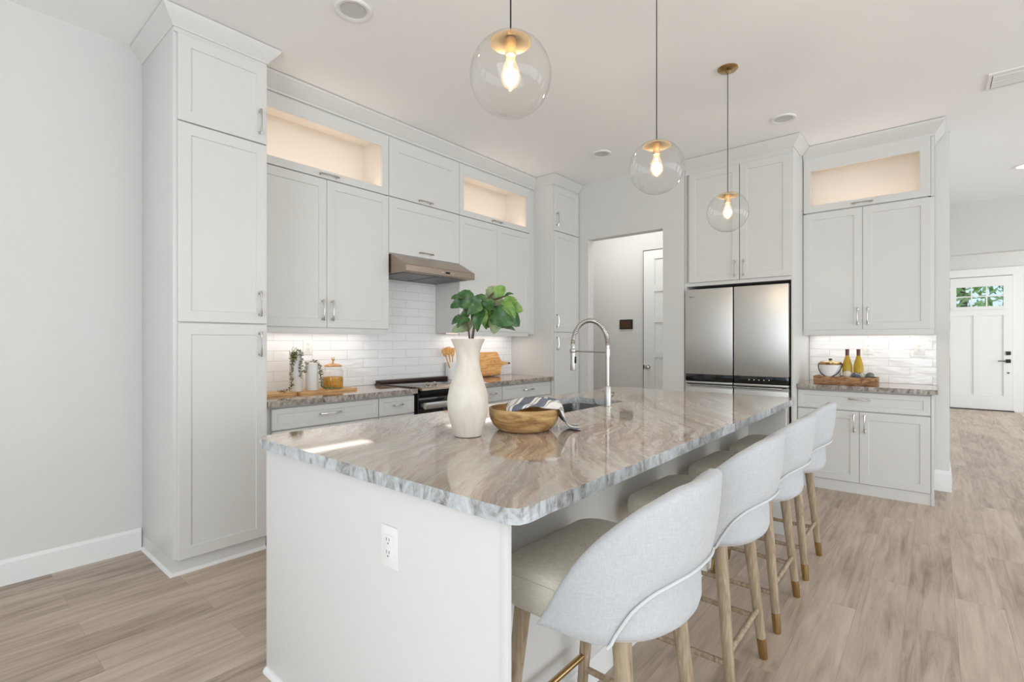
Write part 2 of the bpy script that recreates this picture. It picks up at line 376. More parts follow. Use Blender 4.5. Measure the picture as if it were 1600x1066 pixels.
def handle(parent, axis, face, a, z, vert=True, L=.152, out=.034):
    """arched polished pull centred on (a, z) of a face"""
    g = G(); h = L / 2
    def Q(t, o):                                                    # t along the pull
        aa, zz = (a, z + t) if vert else (a + t, z)
        return (aa, face - o, zz) if axis == 'Y' else (face - o, aa, zz)
    pts = [Q(-h + 2 * h * i / 14, out * (.62 + .38 * math.sin(math.pi * i / 14))) for i in range(15)]
    rad = [.0056 + .0022 * math.cos(2 * math.pi * i / 14) * .8 for i in range(15)]
    g.tube(pts, rad, 10)
    for t in (-h * .84, h * .84):
        g.tube([Q(t, 0), Q(t, .003), Q(t, .0035), Q(t, out * .8)], [.0085, .0085, .005, .0055], 10)
    return P('handle', g, 'chrome', parent)
def door(parent, axis, face, a0, a1, z0, z1, h=None, hole=False, name='door', fr=.062, mt='white'):
    g = G().shaker(axis, face, a0 + .0015, a1 - .0015, z0 + .0015, z1 - .0015, hole=hole, fr=fr)
    d = P(name, g, mt, parent)
    if hole:
        q = .014
        g = G().box(a0 + .05, a1 - .05, face + q, face + q + .004, z0 + .05, z1 - .05) if axis == 'Y' else G().box(face + q, face + q + .004, a0 + .05, a1 - .05, z0 + .05, z1 - .05)
        P('glass_pane', g, 'pane', d)
    if h: handle(d, axis, face, *h)
    return d
def moulding(g, path, prof, side=1):
    """sweep closed profile [(out,z)] along open plan path with mitred corners"""
    pts = [Vector(p) for p in path]; ns = []
    for i in range(len(pts) - 1):
        d = (pts[i + 1] - pts[i]).normalized(); ns.append(Vector((d.y, -d.x)) * side)
    rings = []
    for i, p in enumerate(pts):
        a = ns[max(i - 1, 0)]; b = ns[min(i, len(ns) - 1)]
        m = (a + b) / (1 + a.dot(b)) if i not in (0, len(pts) - 1) else (ns[0] if i == 0 else ns[-1])
        rings.append([(p.x + m.x * o, p.y + m.y * o, z) for o, z in prof])
    g.loops(rings); return g
CROWN = [(0, 2.985), (.004, 2.985), (.006, 3.0), (.012, 3.006), (.06, 3.072), (.066, 3.078), (.07, 3.095), (0, 3.095)]
CROWN_T = [(0, 3.01), (.004, 3.01), (.008, 3.022), (.056, 3.078), (.062, 3.096), (0, 3.096)]
CZ = 3.10; YW = 3.755; YB = YW - .003; XB = 5.686

# ------------------------------------------------------------------ room shell
struct('floor', G().box(-4, 13.3, -5.5, 3.9, -.05, 0), 'floor')
struct('ceiling', G().box(-4, 13.3, -5.5, 3.9, CZ, CZ + .1), 'ceiling')
struct('wall_left', G().box(-4.1, 6.3, YW, YW + .12, 0, CZ), 'wall')
g = G()                                                             # wall with the cased-less opening to the hall
g.box(4.93, 5.045, 3.03, YW, 0, CZ); g.box(4.93, 5.045, 1.915, 2.137, 0, CZ); g.box(4.93, 5.045, 2.137, 3.03, 2.46, CZ)
struct('wall_pantry', g, 'wall')
g = G(); g.box(5.045, 6.1, 1.915, 2.0, 0, CZ); struct('wall_hall', g, 'wall')
struct('wall_hall_end', G().box(6.1, 6.2, 2.0, YW, 0, CZ), 'wall')
struct('wall_right', G().box(5.69, 5.81, -.1, 1.915, 0, CZ), 'wall')
struct('wall_foyer_side', G().box(5.81, 13, -.1, .02, 0, CZ), 'wall')
g = G(); g.box(13, 13.15, -5.5, .02, 2.53, CZ); g.box(13, 13.15, -.2, .02, 0, 2.53); g.box(13, 13.15, -5.5, -1.13, 0, 2.53)
struct('wall_foyer', g, 'wall')
g = G(); g.box(8.75, 8.9, -5.5, -.1, 2.43, CZ); g.box(8.75, 8.9, -5.5, -3.2, 0, 2.43); struct('wall_header', g, 'wall')
# rear wall with wide slider, side wall with windows
g = G(); g.box(-4.1, -4, -5.5, YW, 2.75, CZ); g.box(-4.1, -4, -5.5, -4.0, 0, 2.75); g.box(-4.1, -4, 2.8, YW, 0, 2.75); g.box(-4.1, -4, -4.0, 2.8, 0, .12)
struct('wall_rear', g, 'wall')
g = G(); g.box(-4.1, 13.3, -5.6, -5.5, 2.75, CZ); g.box(-4.1, 13.3, -5.6, -5.5, 0, .2)
for a, b in ((-4.1, -2.7), (5.1, 5.9), (8.7, 9.4), (12.4, 13.3)): g.box(a, b, -5.6, -5.5, .2, 2.75)
struct('wall_side', g, 'wall')
for i, (ax, a0, a1, fix, z0, z1, k) in enumerate([('X', -4.0, 2.8, -4.05, .12, 2.75, 4), ('Y', -2.7, 5.1, -5.55, .2, 2.75, 4), ('Y', 5.9, 8.7, -5.55, .2, 2.75, 2), ('Y', 9.4, 12.4, -5.55, .2, 2.75, 2)]):
    g = G(); t = .03
    def bb(u0, u1, w0, w1):
        g.box(fix - t, fix + t, u0, u1, w0, w1) if ax == 'X' else g.box(u0, u1, fix - t, fix + t, w0, w1)
    bb(a0, a1, z0, z0 + .06); bb(a0, a1, z1 - .06, z1)
    for j in range(k + 1):
        u = a0 + (a1 - a0 - .06) * j / k; bb(u, u + .06, z0, z1)
    struct('window_%d' % (i + 1), g, 'trim')
# baseboards
BB = [(0, 0), (.014, 0), (.014, .118), (.010, .128), (.004, .136), (0, .136)]
struct('baseboard_left', moulding(G(), [(-4, YW), (.872, YW)], BB, 1), 'trim')
struct('baseboard_right', moulding(G(), [(5.69, 0.03), (5.69, -.1), (6.4, -.1)], [(0, 0), (.014, 0), (.014, .15), (.004, .178), (0, .178)], 1), 'trim')
struct('baseboard_foyer', moulding(G(), [(13, -1.26), (13, -5.4)], BB, 1), 'trim')
struct('baseboard_hall', moulding(G(), [(4.93, 3.10), (4.93, 3.03), (5.045, 3.03), (5.045, YW)], BB, 1), 'trim')
struct('baseboard_hall_end', moulding(G(), [(6.1, YW), (6.1, 2.91)], BB, 1), 'trim')

# hall door (flush in wall_hall_end) with five panels
g = G(); HX = 6.085
zs = [.005, .14, .62, .70, 1.09, 1.17, 1.54, 1.62, 1.94, 2.02, 2.36, 2.47]
g.box(HX, HX + .02, 2.06, 2.895, .005, 2.47)
g.box(HX - .012, HX, 2.745, 2.895, .005, 2.47); g.box(HX - .012, HX, 2.06, 2.21, .005, 2.47)
for i in range(0, 12, 2): g.box(HX - .012, HX, 2.21, 2.745, zs[i], zs[i + 1])
d1 = struct('door_1', g, 'trim')
g = G(); g.tube([(HX - .012, 2.83, .965), (HX - .02, 2.83, .965), (HX - .021, 2.83, .965), (HX - .04, 2.83, .965), (HX - .045, 2.83, .965), (HX - .06, 2.83, .965), (HX - .066, 2.83, .965)], [.03, .03, .012, .012, .027, .027, .014], 20)
P('door_knob', g, 'chrome', d1)
g = G(); g.box(HX - .014, HX + .01, 2.885, 2.9, .935, .99); P('latch', g, 'bronze', d1)
struct('trim_1', G().box(6.078, 6.1, 2.9, 2.905, 0, 2.48).box(6.078, 6.1, 2.04, 2.905, 2.475, 2.482), 'slot')

# front door: six light top, two tall panels
DX = 12.96; y0, y1 = -1.1, -.235
g = G(); g.box(DX + .018, DX + .04, y0 + .12, y1 - .09, .285, 1.79)
g.box(DX, DX + .04, y0, y0 + .12, .02, 2.52); g.box(DX, DX + .04, y1 - .09, y1, .02, 2.52); g.box(DX, DX + .04, y0 + .12, y1 - .09, 2.34, 2.52)
g.box(DX, DX + .04, y0 + .12, y1 - .09, 1.79, 1.965); g.box(DX, DX + .04, y0 + .12, y1 - .09, .02, .285); g.box(DX, DX + .04, -.705, -.57, .285, 1.79)
g.box(DX - .02, DX, y0 + .05, y1 - .03, 1.905, 1.94)
for yy in (-.325 - .216, -.325 - .428): g.box(DX - .006, DX + .03, yy - .01, yy + .01, 1.965, 2.34)
g.box(DX - .004, DX + .03, y0 + .1, y1 - .08, 2.145, 2.165)
d2 = struct('door_2', g, 'trim')
P('glass_pane', G().box(DX + .015, DX + .02, y0 + .1, y1 - .08, 1.96, 2.35), 'pane', d2)
P('deadbolt', G().box(DX - .02, DX, -1.075, -1.01, 1.05, 1.115, .004), 'black', d2)
P('lever_handle', G().box(DX - .02, DX, -1.075, -1.01, .905, .97, .004).box(DX - .05, DX - .035, -1.06, -.9, .93, .945, .003).box(DX - .05, DX - .01, -1.05, -1.035, .93, .945), 'black', d2)
P('keyhole', G().box(DX - .01, DX, -1.055, -1.03, .705, .73), 'slot', d2)
g = G(); g.box(12.975, 13.0, -1.24, -1.103, 0, 2.535); g.box(12.975, 13.0, -.232, -.102, 0, 2.535); g.box(12.97, 13.0, -1.26, -.102, 2.535, 2.68)
struct('trim_2', g, 'trim')
struct('trim_3', G().box(12.93, 13.02, -1.12, -.22, 0, .018), 'slot')

# outside
struct('ground_outside', G().box(13.3, 60, -25, 20, -.2, -.05), 'grass')
random.seed(4)
def tree(x, y, h, r, label):
    t = thing('tree', label, 'tree', (x, y, -.05))
    g = G(); g.tube([(x, y, -.05), (x + .1, y, h * .4), (x, y + .1, h * .8)], [.16, .12, .05], 10); P('trunk', g, 'bark', t)
    g = G()
    for i in range(520):
        v = Vector((random.gauss(0, 1), random.gauss(0, 1), random.gauss(0, .8))).normalized() * r * random.random() ** .4
        c = Vector((x, y, h * .72)) + v
        a = Vector((random.uniform(-1, 1), random.uniform(-1, 1), random.uniform(-1, 1))).normalized(); b = a.orthogonal().normalized(); s = random.uniform(.05, .12)
        g.b.faces.new([g.b.verts.new(c + q) for q in (a * s * 1.6, b * s * .6, -a * s * 1.6, -b * s * .6)])
    P('foliage', g, 'treeleaf', t, False)
tree(19, -.7, 3.6, 1.5, 'leafy green tree seen through the left panes of the front door')
tree(24, -4.6, 5, 2.0, 'leafy green tree seen through the right panes of the front door')

# ------------------------------------------------------------------ recessed lights, vent, thermostat
def can(x, y, r, label, lens='lens_off', ring='ceiling'):
    t = thing('recessed_light', label, 'ceiling light', (x, y, CZ), 'recessed ceiling lights')
    g = G(); g.lathe([(r, 0), (r, -.006), (r * .93, -.011), (r * .74, -.008), (r * .7, -.004), (r * .7, 0)], x, y, CZ, 40, cap=False)
    P('trim_ring', g, 'trim', t)
    g = G(); g.lathe([(r * .7, -.006), (r * .62, -.0045), (r * .45, -.004), (0, -.004)], x, y, CZ, 40, cap=False)
    P('lens', g, lens, t)
can(1.516, 2.418, .098, 'white recessed ceiling light near the tall cabinet on the left')
can(4.215, 2.441, .092, 'small white recessed ceiling light left of the middle glass pendant')
can(4.505, .934, .092, 'white recessed ceiling light above and left of the lit cabinet by the refrigerator')
can(7.32, -.72, .10, 'glowing recessed ceiling light on the far right toward the front door', 'can_on')
t = thing('air_vent', 'white slatted air vent in the ceiling at the upper right', 'air vent', (4.8, -.47, CZ))
g = G()
for a, b, c_, d in ((4.66, 4.95, -.30, -.28), (4.66, 4.95, -.80, -.78), (4.66, 4.69, -.78, -.30), (4.92, 4.95, -.78, -.30)): g.box(a, b, c_, d, CZ - .010, CZ)
P('frame', g, 'trim', t)
P('duct_opening', G().box(4.69, 4.92, -.78, -.30, CZ - .002, CZ), 'filter', t)
g = G()
for i in range(5):
    x = 4.702 + i * .044; g.prism([(x, CZ - .004), (x + .014, CZ - .016), (x + .018, CZ - .015), (x + .004, CZ - .003)], 'Y', -.775, -.305)
P('louvers', g, 'trim', t)
t = thing('thermostat', 'small dark touch screen panel on the hall wall beside the panelled door', 'thermostat', (6.1, 3.155, 1.525))
P('housing', G().box(6.085, 6.1, 3.06, 3.25, 1.462, 1.59, .003), 'black', t)
P('screen', G().box(6.083, 6.0855, 3.075, 3.235, 1.476, 1.576), 'mirror', t)

def outlet(axis, face, a, z, label, wide=.074, h=.118, duplex=True):
    t = thing('power_outlet', label, 'outlet', (a, face, z) if axis == 'Y' else (face, a, z))
    def B(g, a0, a1, o0, o1, z0, z1, bv=0): return g.box(a0, a1, face - o1, face - o0, z0, z1, bv) if axis == 'Y' else g.box(face - o1, face - o0, a0, a1, z0, z1, bv)
    P('cover_plate', B(G(), a - wide / 2, a + wide / 2, 0, .006, z - h / 2, z + h / 2, .002), 'plastic', t)
    P('receptacle', B(G(), a - .017, a + .017, .006, .009, z - .034, z + .034, .001), 'plastic', t)
    g = G()
    for dz in (.018, -.018):
        for da in (-.006, .006): B(g, a + da - .001, a + da + .001, .009, .0095, z + dz, z + dz + .009)
        B(g, a - .002, a + .002, .009, .0095, z + dz - .009, z + dz - .005)
    P('slots', g, 'slot', t)
    return t

# ------------------------------------------------------------------ left tall pantry cabinet
F = 3.15
def tallcab(x0, x1, label, left_open=True, hx=None, side=1):
    t = thing('pantry_cabinet', label, 'cabinet', ((x0 + x1) / 2, F + .3, 0))
    g = G(); g.box(x0, x1, F + .021, YB, .09, 3.05, .001); g.box(x0 + .0, x1, F + .035, YB, 0, .09)
    P('body', g, 'white', t)
    hx_ = hx
    door(t, 'Y', F, x0 + .018, x1 - .004, .088, 1.393, (hx_, 1.275))
    door(t, 'Y', F, x0 + .018, x1 - .004, 1.398, 2.50, (hx_, 1.52))
    door(t, 'Y', F, x0 + .018, x1 - .004, 2.505, 2.985, (hx_, 2.63))
    return t
t = tallcab(.88, 1.38, 'tall white pantry cabinet with three stacked doors at the far left', hx=1.33)
P('crown', moulding(G(), [(.88, YW), (.88, F + .01), (1.38, F + .01), (1.38, YW)], CROWN_T, 1), 'white', t)
P('top_rail', G().box(.882, 1.378, F + .012, F + .03, 2.985, 3.02), 'white', t)
P('base_moulding', moulding(G(), [(.88, YW), (.88, F + .035), (1.38, F + .035)], [(0, 0), (.012, 0), (.011, .008), (.006, .016), (0, .018)], 1), 'trim', t)
t = tallcab(4.42, 4.925, 'narrow tall white pantry cabinet with three doors beside the hall opening', hx=4.475)
P('crown', moulding(G(), [(4.42, YW), (4.42, F + .01), (4.925, F + .01)], CROWN_T, 1), 'white', t)
P('top_rail', G().box(4.422, 4.923, F + .012, F + .03, 2.985, 3.02), 'white', t)

# ------------------------------------------------------------------ upper cabinets on the range wall
U = 3.41
def led_area(name, loc, d, sx, sy, pw, col): return area(name, loc, d, sx, sy, pw, col)
def display(axis, face, back, a0, a1, z0, z1, oa0, oa1, oz0, oz1, label, hc, grp='lit glass-front display cabinets'):
    t = thing('display_cabinet', label, 'cabinet', ((a0 + a1) / 2, (face + back) / 2, z0) if axis == 'Y' else ((face + back) / 2, (a0 + a1) / 2, z0), grp)
    def B(g, p0, p1, q0, q1, r0, r1): return g.box(p0, p1, q0, q1, r0, r1) if axis == 'Y' else g.box(q0, q1, p0, p1, r0, r1)
    g = G(); f = face + .021; w_ = .018
    B(g, a0, a0 + w_, f, back, z0, z1); B(g, a1 - w_, a1, f, back, z0, z1); B(g, a0, a1, f, back, z0, z0 + w_); B(g, a0, a1, f, back, z1 - w_, z1)
    P('body', g, 'white', t)
    g = G(); B(g, a0 + w_, a1 - w_, back - .012, back - .008, z0 + w_, z1 - w_)
    B(g, a0 + w_, a0 + w_ + .002, f + .01, back - .01, z0 + w_, z1 - w_); B(g, a1 - w_ - .002, a1 - w_, f + .01, back - .01, z0 + w_, z1 - w_)
    B(g, a0 + w_, a1 - w_, f + .01, back - .01, z1 - w_ - .002, z1 - w_); B(g, a0 + w_, a1 - w_, f + .01, back - .01, z0 + w_, z0 + w_ + .002)
    P('lining', g, 'inside', t)
    # glazed door: frame with unequal rails
    def Q(a, o, z): return (a, face - o, z) if axis == 'Y' else (face - o, a, z)
    def rect(A0, A1, Z0, Z1, o): return [Q(A0, o, Z0), Q(A1, o, Z0), Q(A1, o, Z1), Q(A0, o, Z1)]
    e = .0015; g = G(); b0, b1, c0, c1 = a0 + e, a1 - e, z0 + .004, z1 - .012
    g.loops([rect(b0, b1, c0, c1, -.02), rect(b0, b1, c0, c1, -.002), rect(b0 + .002, b1 - .002, c0 + .002, c1 - .002, 0), rect(oa0, oa1, oz0, oz1, 0), rect(oa0, oa1, oz0, oz1, -.02)], closed=True)
    d = P('door', g, 'white', t)
    g = G(); B(g, oa0 - .01, oa1 + .01, face + .012, face + .016, oz0 - .01, oz1 + .01); P('glass_pane', g, 'pane', d)
    handle(d, axis, face, hc[0], hc[1], False)
    g = G(); B(g, oa0 + .02, oa1 - .02, f + .012, f + .022, z0 + w_ + .002, z0 + w_ + .008); P('led_strip', g, 'led_warm', t)
    mid = (a0 + a1) / 2; ln = (a1 - a0) - .12
    WARM = (1, .85, .76)
    if axis == 'Y': led_area('cabinet_led', (mid, f + .07, z0 + .035), (0, .12, 1), ln, .06, 1.4 * ln, WARM)
    else: led_area('cabinet_led', (f + .07, mid, z0 + .035), (.12, 0, 1), .06, ln, 1.4 * ln, WARM)
    return t
display('Y', U, YB, 1.385, 2.466, 2.484, 2.985, 1.446, 2.402, 2.545, 2.873, 'lit glass-front cabinet next to the left pantry cabinet, above two tall doors', (1.93, 2.512))
display('Y', U, YB, 3.262, 4.33, 2.484, 2.985, 3.318, 4.266, 2.545, 2.872, 'lit glass-front cabinet to the right of the range hood, high on the range wall', (3.78, 2.512))
t = thing('upper_cabinet', 'short white top cabinet with one lift-up door between the two lit cabinets', 'cabinet', (2.86, 3.6, 2.484))
P('body', G().box(2.467, 3.261, U + .021, YB, 2.484, 2.985), 'white', t)
door(t, 'Y', U, 2.467, 3.261, 2.488, 2.973, (2.845, 2.512, False), fr=.10)
def uppers(x0, x1, z0, z1, label, two=True, hz=1.52):
    t = thing('upper_cabinet', label, 'cabinet', ((x0 + x1) / 2, 3.6, z0))
    g = G(); g.box(x0, x1, U + .021, YB, z0, z1, .001)
    P('body', g, 'white', t)
    if two:
        m = (x0 + x1) / 2 - (.005 if x0 < 2 else 0)
        door(t, 'Y', U, x0, m, z0 + .018, z1, (m - .037, hz)); door(t, 'Y', U, m, x1, z0 + .018, z1, (m + .037, hz))
        P('light_rail', G().box(x0 + .01, x1 - .012, U + .012, U + .03, z0 - .026, z0 + .02, .002), 'white', t)
    else:
        door(t, 'Y', U, x0, x1, z0 + .006, z1, (2.85, z0 + .045, False), fr=.075)
    return t
uppers(1.385, 2.466, 1.374, 2.482, 'pair of tall white wall cabinet doors left of the range hood')
uppers(2.467, 3.261, 2.015, 2.482, 'white wall cabinet with one door right above the range hood', False)
uppers(3.262, 4.33, 1.374, 2.482, 'pair of tall white wall cabinet doors right of the range hood, behind the branch')
P('filler_strip', G().box(4.33, 4.42, U + .015, YW, 1.374, 3.0), 'white', bpy.data.objects['pantry_cabinet.001'])
g = moulding(G(), [(1.443, U + .005), (4.42, U + .005)], CROWN, 1); g.box(1.38, 4.42, U + .012, U + .1, 2.975, 3.09)
struct('trim_4', g, 'white')
for a, b, pw in ((1.42, 2.44, 1.35), (3.30, 4.30, 1.55)):
    led_area('under_cabinet_led', ((a + b) / 2, 3.585, 1.366), (0, 0, -1), b - a - .06, .24, pw, (1, .95, .90))
for (a, b), nm in (((1.42, 2.42), 'upper_cabinet.001'), ((3.30, 4.28), 'upper_cabinet.003')):
    P('light_bar', G().box(a, b, 3.60, 3.64, 1.367, 1.375), 'led', bpy.data.objects[nm])
# tile on the range wall
tag(P('backsplash', G().box(1.382, 4.418, YW - .009, YW - .002, .9155, 1.372).box(2.469, 3.26, YW - .009, YW - .002, 1.372, 1.85), 'tileY', loc=(2.9, YW, .914), smooth=False), 'glossy white long subway tile backsplash behind the range', 'backsplash')
outlet('Y', YW - .009, 1.945, 1.247, 'white outlet in the tile behind the white candles')

# ------------------------------------------------------------------ range hood
t = thing('range_hood', 'stainless steel slanted range hood under the white cabinets', 'range hood', (2.865, 3.5, 1.85))
g = G(); g.prism([(YB - .009, 2.012), (3.40, 2.012), (3.38, 2.008), (3.205, 1.912), (3.2, 1.905), (3.2, 1.857), (3.206, 1.853), (YB - .009, 1.853)], 'X', 2.476, 3.252)
P('canopy', g, 'hoodsteel', t, angle=20)
P('grease_filter', G().box(2.51, 2.855, 3.27, 3.70, 1.848, 1.853).box(2.875, 3.22, 3.27, 3.70, 1.848, 1.853), 'filter', t)
P('display', G().box(2.90, 2.945, 3.197, 3.2, 1.873, 1.89), 'blackglass', t)
for x in (2.855, 2.872, 2.965, 2.985): P('button', G().box(x, x + .006, 3.198, 3.2, 1.878, 1.884), 'gold_icon', t)

# ------------------------------------------------------------------ base cabinets, range wall
def basecab(x0, x1, cols, label, grp=None):
    t = thing('base_cabinet', label, 'cabinet', ((x0 + x1) / 2, 3.45, 0), grp)
    P('body', G().box(x0, x1, 3.211, YB, .1, .874).box(x0, x1, 3.27, YB, 0, .1), 'white', t)
    for (a, b) in cols:
        m = (a + b) / 2; wide = (b - a) > .5
        dr = door(t, 'Y', 3.19, a, b, .722, .862, None, name='drawer', fr=.036)
        handle(dr, 'Y', 3.19, m, .800, False, .152 if wide else .075)
        if wide:
            door(t, 'Y', 3.19, a, m, .11, .716, (m - .037, .6)); door(t, 'Y', 3.19, m, b, .11, .716, (m + .037, .6))
        else: door(t, 'Y', 3.19, a, b, .11, .716, (a + .04, .6))
    return t
basecab(1.385, 2.558, [(1.42, 2.215), (2.22, 2.553)], 'white base cabinet with wide and narrow drawers left of the range')
basecab(3.34, 4.418, [(3.345, 3.62), (3.625, 4.413)], 'white base cabinet with drawers right of the range')

def slab(g, outer, inner, z0, z1):
    """stone slab: slot 0 top, slot 1 rough edge"""
    b = g.b
    def ring(pts, z): return [b.verts.new((x, y, z)) for x, y in pts]
    def lim(z, mi):
        es = []; rings = []
        for pts in ([outer] + ([inner] if inner else [])):
            vs = ring(pts, z); rings.append(vs)
            for i in range(len(vs)): es.append(b.edges.new((vs[i], vs[(i + 1) % len(vs)])))
        r = bmesh.ops.triangle_fill(b, use_beauty=True, edges=es)
        for f in r['geom']:
            if isinstance(f, bmesh.types.BMFace): f.material_index = mi
        return rings
    top = lim(z1, 0); bot = lim(z0, 0)
    for a, c_ in zip(top, bot):
        for i in range(len(a)):
            f = b.faces.new((a[i], a[(i + 1) % len(a)], c_[(i + 1) % len(a)], c_[i])); f.material_index = 1
def rrect(x0, x1, y0, y1, r, seg=6, rough=0):
    pts = []
    for cx, cy, a0 in ((x1 - r, y1 - r, 0), (x0 + r, y1 - r, 90), (x0 + r, y0 + r, 180), (x1 - r, y0 + r, 270)):
        for i in range(seg + 1):
            a = R(a0 + 90 * i / seg); pts.append((cx + r * math.cos(a), cy + r * math.sin(a)))
    return pts
def counter(x0, x1, y0, y1, label, r=.006, mats=('stone2', 'stone_edge2'), hole=None, name='countertop'):
    g = G(); slab(g, rrect(x0, x1, y0, y1, r), hole, .876, .914)
    return tag(P(name, g, mats, loc=((x0 + x1) / 2, (y0 + y1) / 2, .876), smooth=False), label, 'countertop')
counter(1.383, 2.563, 3.155, YW - .010, 'beige stone countertop left of the range, under the serving boards')
counter(3.337, 4.418, 3.145, YW - .010, 'beige stone countertop right of the range, under the leaning cutting board')

# ------------------------------------------------------------------ range
t = thing('range', 'slide-in electric range with dark glass cooktop and steel front', 'range', (2.95, 3.45, 0))
P('body', G().box(2.566, 3.334, 3.19, 3.745, .02, .90), 'black', t)
P('cooktop', G().box(2.556, 3.344, 3.20, 3.745, .9145, .924, .003), 'cooktop', t)
g = G(); g.prism([(3.21, .905), (3.16, .905), (3.13, .895), (3.165, .83), (3.21, .83)], 'X', 2.574, 3.326); P('control_panel', g, 'black', t)
g = G(); g.prism([(3.21, .925), (3.15, .924), (3.115, .914), (3.112, .898), (3.12, .896), (3.21, .905)], 'X', 2.57, 3.33); P('front_trim', g, 'hoodsteel', t)
for x in (2.645, 2.725, 3.175, 3.255):
    g = G(); v = Vector((0, -.42, .91)); b_ = Vector((x, 3.15, .922))
    g.tube([b_, b_ + v * .006, b_ + v * .007, b_ + v * .034, b_ + v * .037], [.022, .022, .018, .0175, .014], 20); g.box(x - .004, x + .004, 3.121, 3.134, .945, .958)
    P('knob', g, 'chrome', t)
P('vent_trim', G().box(2.56, 3.34, 3.655, 3.74, .918, .952, .012), 'bronze', t)
d = P('oven_door', G().box(2.572, 3.328, 3.165, 3.19, .14, .865, .004), 'blackglass', t)
P('handle', G().box(2.585, 3.315, 3.085, 3.12, .748, .802, .008), 'fridge', d)
for hx in (2.60, 3.27): P('handle_bracket', G().box(hx, hx + .03, 3.12, 3.166, .76, .79), 'steel', d)
P('storage_drawer', G().box(2.572, 3.328, 3.17, 3.19, .025, .13, .003), 'steel', t)

# ------------------------------------------------------------------ refrigerator and surround
FX = 4.95
t = thing('refrigerator_cabinet', 'white panelled surround with two tall doors above the refrigerator', 'cabinet', (5.3, 1.42, 0))
P('side_panel', G().box(FX, XB, .947, .964, 0, 3.09, .001), 'white', t)
P('side_panel', G().box(FX, XB, 1.897, 1.912, 0, 3.09, .001), 'white', t)
P('body', G().box(FX + .021, XB, .964, 1.897, 1.84, 3.09), 'white', t)
P('bottom_rail', G().box(FX, FX + .021, .964, 1.897, 1.84, 1.873), 'white', t); P('top_rail', G().box(FX, FX + .021, .964, 1.897, 2.955, 3.02), 'white', t)
door(t, 'X', FX - .018, .963, 1.39, 1.873, 2.955, (1.39 - .037, 1.978)); door(t, 'X', FX - .018, 1.393, 1.868, 1.873, 2.955, (1.393 + .037, 1.978))
P('crown', moulding(G(), [(FX, 1.914), (FX, .946), (5.283, .946)], CROWN_T, 1), 'white', t)
t = thing('refrigerator', 'four-door stainless steel refrigerator with black control band', 'refrigerator', (5.3, 1.435, 0))
P('cabinet', G().box(4.985, 5.68, .985, 1.885, .02, 1.80), 'black', t)
for a, b in ((.978, 1.436), (1.446, 1.896)):
    fd = P('door', G().box(4.915, 4.98, a, b, .972, 1.806, .006), 'fridge', t)
    P('control_band', G().box(4.92, 4.975, a, b, .908, .971, .001), 'blackglass', t)
    lo = P('lower_door', G().box(4.915, 4.98, a, b, .03, .845, .006).box(4.925, 4.98, a, b, .84, .875).box(4.905, 4.975, a, b, .883, .903, .004), 'fridge', t)
    P('grip_recess', G().box(4.918, 4.94, a + .02, b - .02, .872, .884), 'black', lo)
    P('grip_rail', G().box(4.900, 4.915, a + (.05 if a < 1 else 0), b - (0 if a < 1 else .05), .858, .874, .003), 'steel', lo)
    if a > 1: P('badge', G().box(4.9142, 4.915, 1.828, 1.858, 1.728, 1.735).box(4.9142, 4.915, 1.808, 1.824, 1.729, 1.734), 'filter', fd)
g = G()
for i in range(5): g.box(4.919, 4.9205, 1.30 - i * .042, 1.307 - i * .042, .936, .945)
P('icons', g, 'gold_icon', t)

# ------------------------------------------------------------------ bar cabinets right of the refrigerator
RX = 5.36
display('X', RX, XB, .022, .943, 2.489, 3.02, .092, .884, 2.556, 2.882, 'lit glass-front cabinet at the upper right, next to the refrigerator cabinet', (.485, 2.519))
t = bpy.data.objects['display_cabinet.002']
P('crown', moulding(G(), [(RX + .005, .943), (RX + .005, .0), (XB, .0)], CROWN, 1), 'white', t)
P('top_rail', G().box(RX + .006, RX + .1, .001, .943, 3.0, 3.09), 'white', t)
P('side_panel', G().box(RX + .01, XB, .0, .021, 2.489, 3.05), 'white', t)
t = thing('upper_cabinet', 'white two-door wall cabinet over the bar counter right of the refrigerator', 'cabinet', (5.52, .48, 1.374))
P('body', G().box(RX + .021, XB, -.0, .943, 1.374, 2.487, .001), 'white', t)
door(t, 'X', RX, .022, .484, 1.397, 2.485, (.447, 1.517)); door(t, 'X', RX, .484, .944, 1.397, 2.485, (.521, 1.517))
P('light_rail', G().box(RX + .004, RX + .021, .0, .945, 1.35, 1.40, .001), 'white', t)
led_area('under_cabinet_led', (5.54, .48, 1.362), (0, 0, -1), .22, .84, 1.15, (1, .98, .95))
P('light_bar', G().box(5.55, 5.59, .08, .88, 1.366, 1.375), 'led', t)
t = thing('base_cabinet', 'white base cabinet with one drawer over two doors at the right', 'cabinet', (5.4, .48, 0))
P('body', G().box(5.131, XB, .012, .945, .09, .874).box(5.118, XB, .002, .945, 0, .09), 'white', t)
P('side_panel', G().box(5.112, XB, .0, .02, 0, .874, .001), 'white', t)
dr = door(t, 'X', 5.108, .022, .944, .703, .862, None, name='drawer', fr=.042); handle(dr, 'X', 5.108, .484, .803, False)
door(t, 'X', 5.108, .022, .484, .092, .697, (.447, .60)); door(t, 'X', 5.108, .484, .944, .092, .697, (.521, .60))
g = G(); slab(g, rrect(5.07, 5.680, -.022, .945, .006), None, .876, .914)
tag(P('countertop', g, ('stone2', 'stone_edge2'), loc=(5.38, .46, .876), smooth=False), 'beige stone bar countertop on the right, under the wooden tray', 'countertop')
tag(P('backsplash', G().box(5.681, 5.688, -.013, .943, .9155, 1.349), 'tileX', loc=(5.69, .47, .914), smooth=False), 'rippled glossy white tile backsplash above the bar counter', 'backsplash')
outlet('X', 5.681, .10, 1.232, 'white outlet at the right end of the bar backsplash')
outlet('X', 5.681, .47, 1.232, 'white outlet in the bar backsplash just right of the wine bottles')

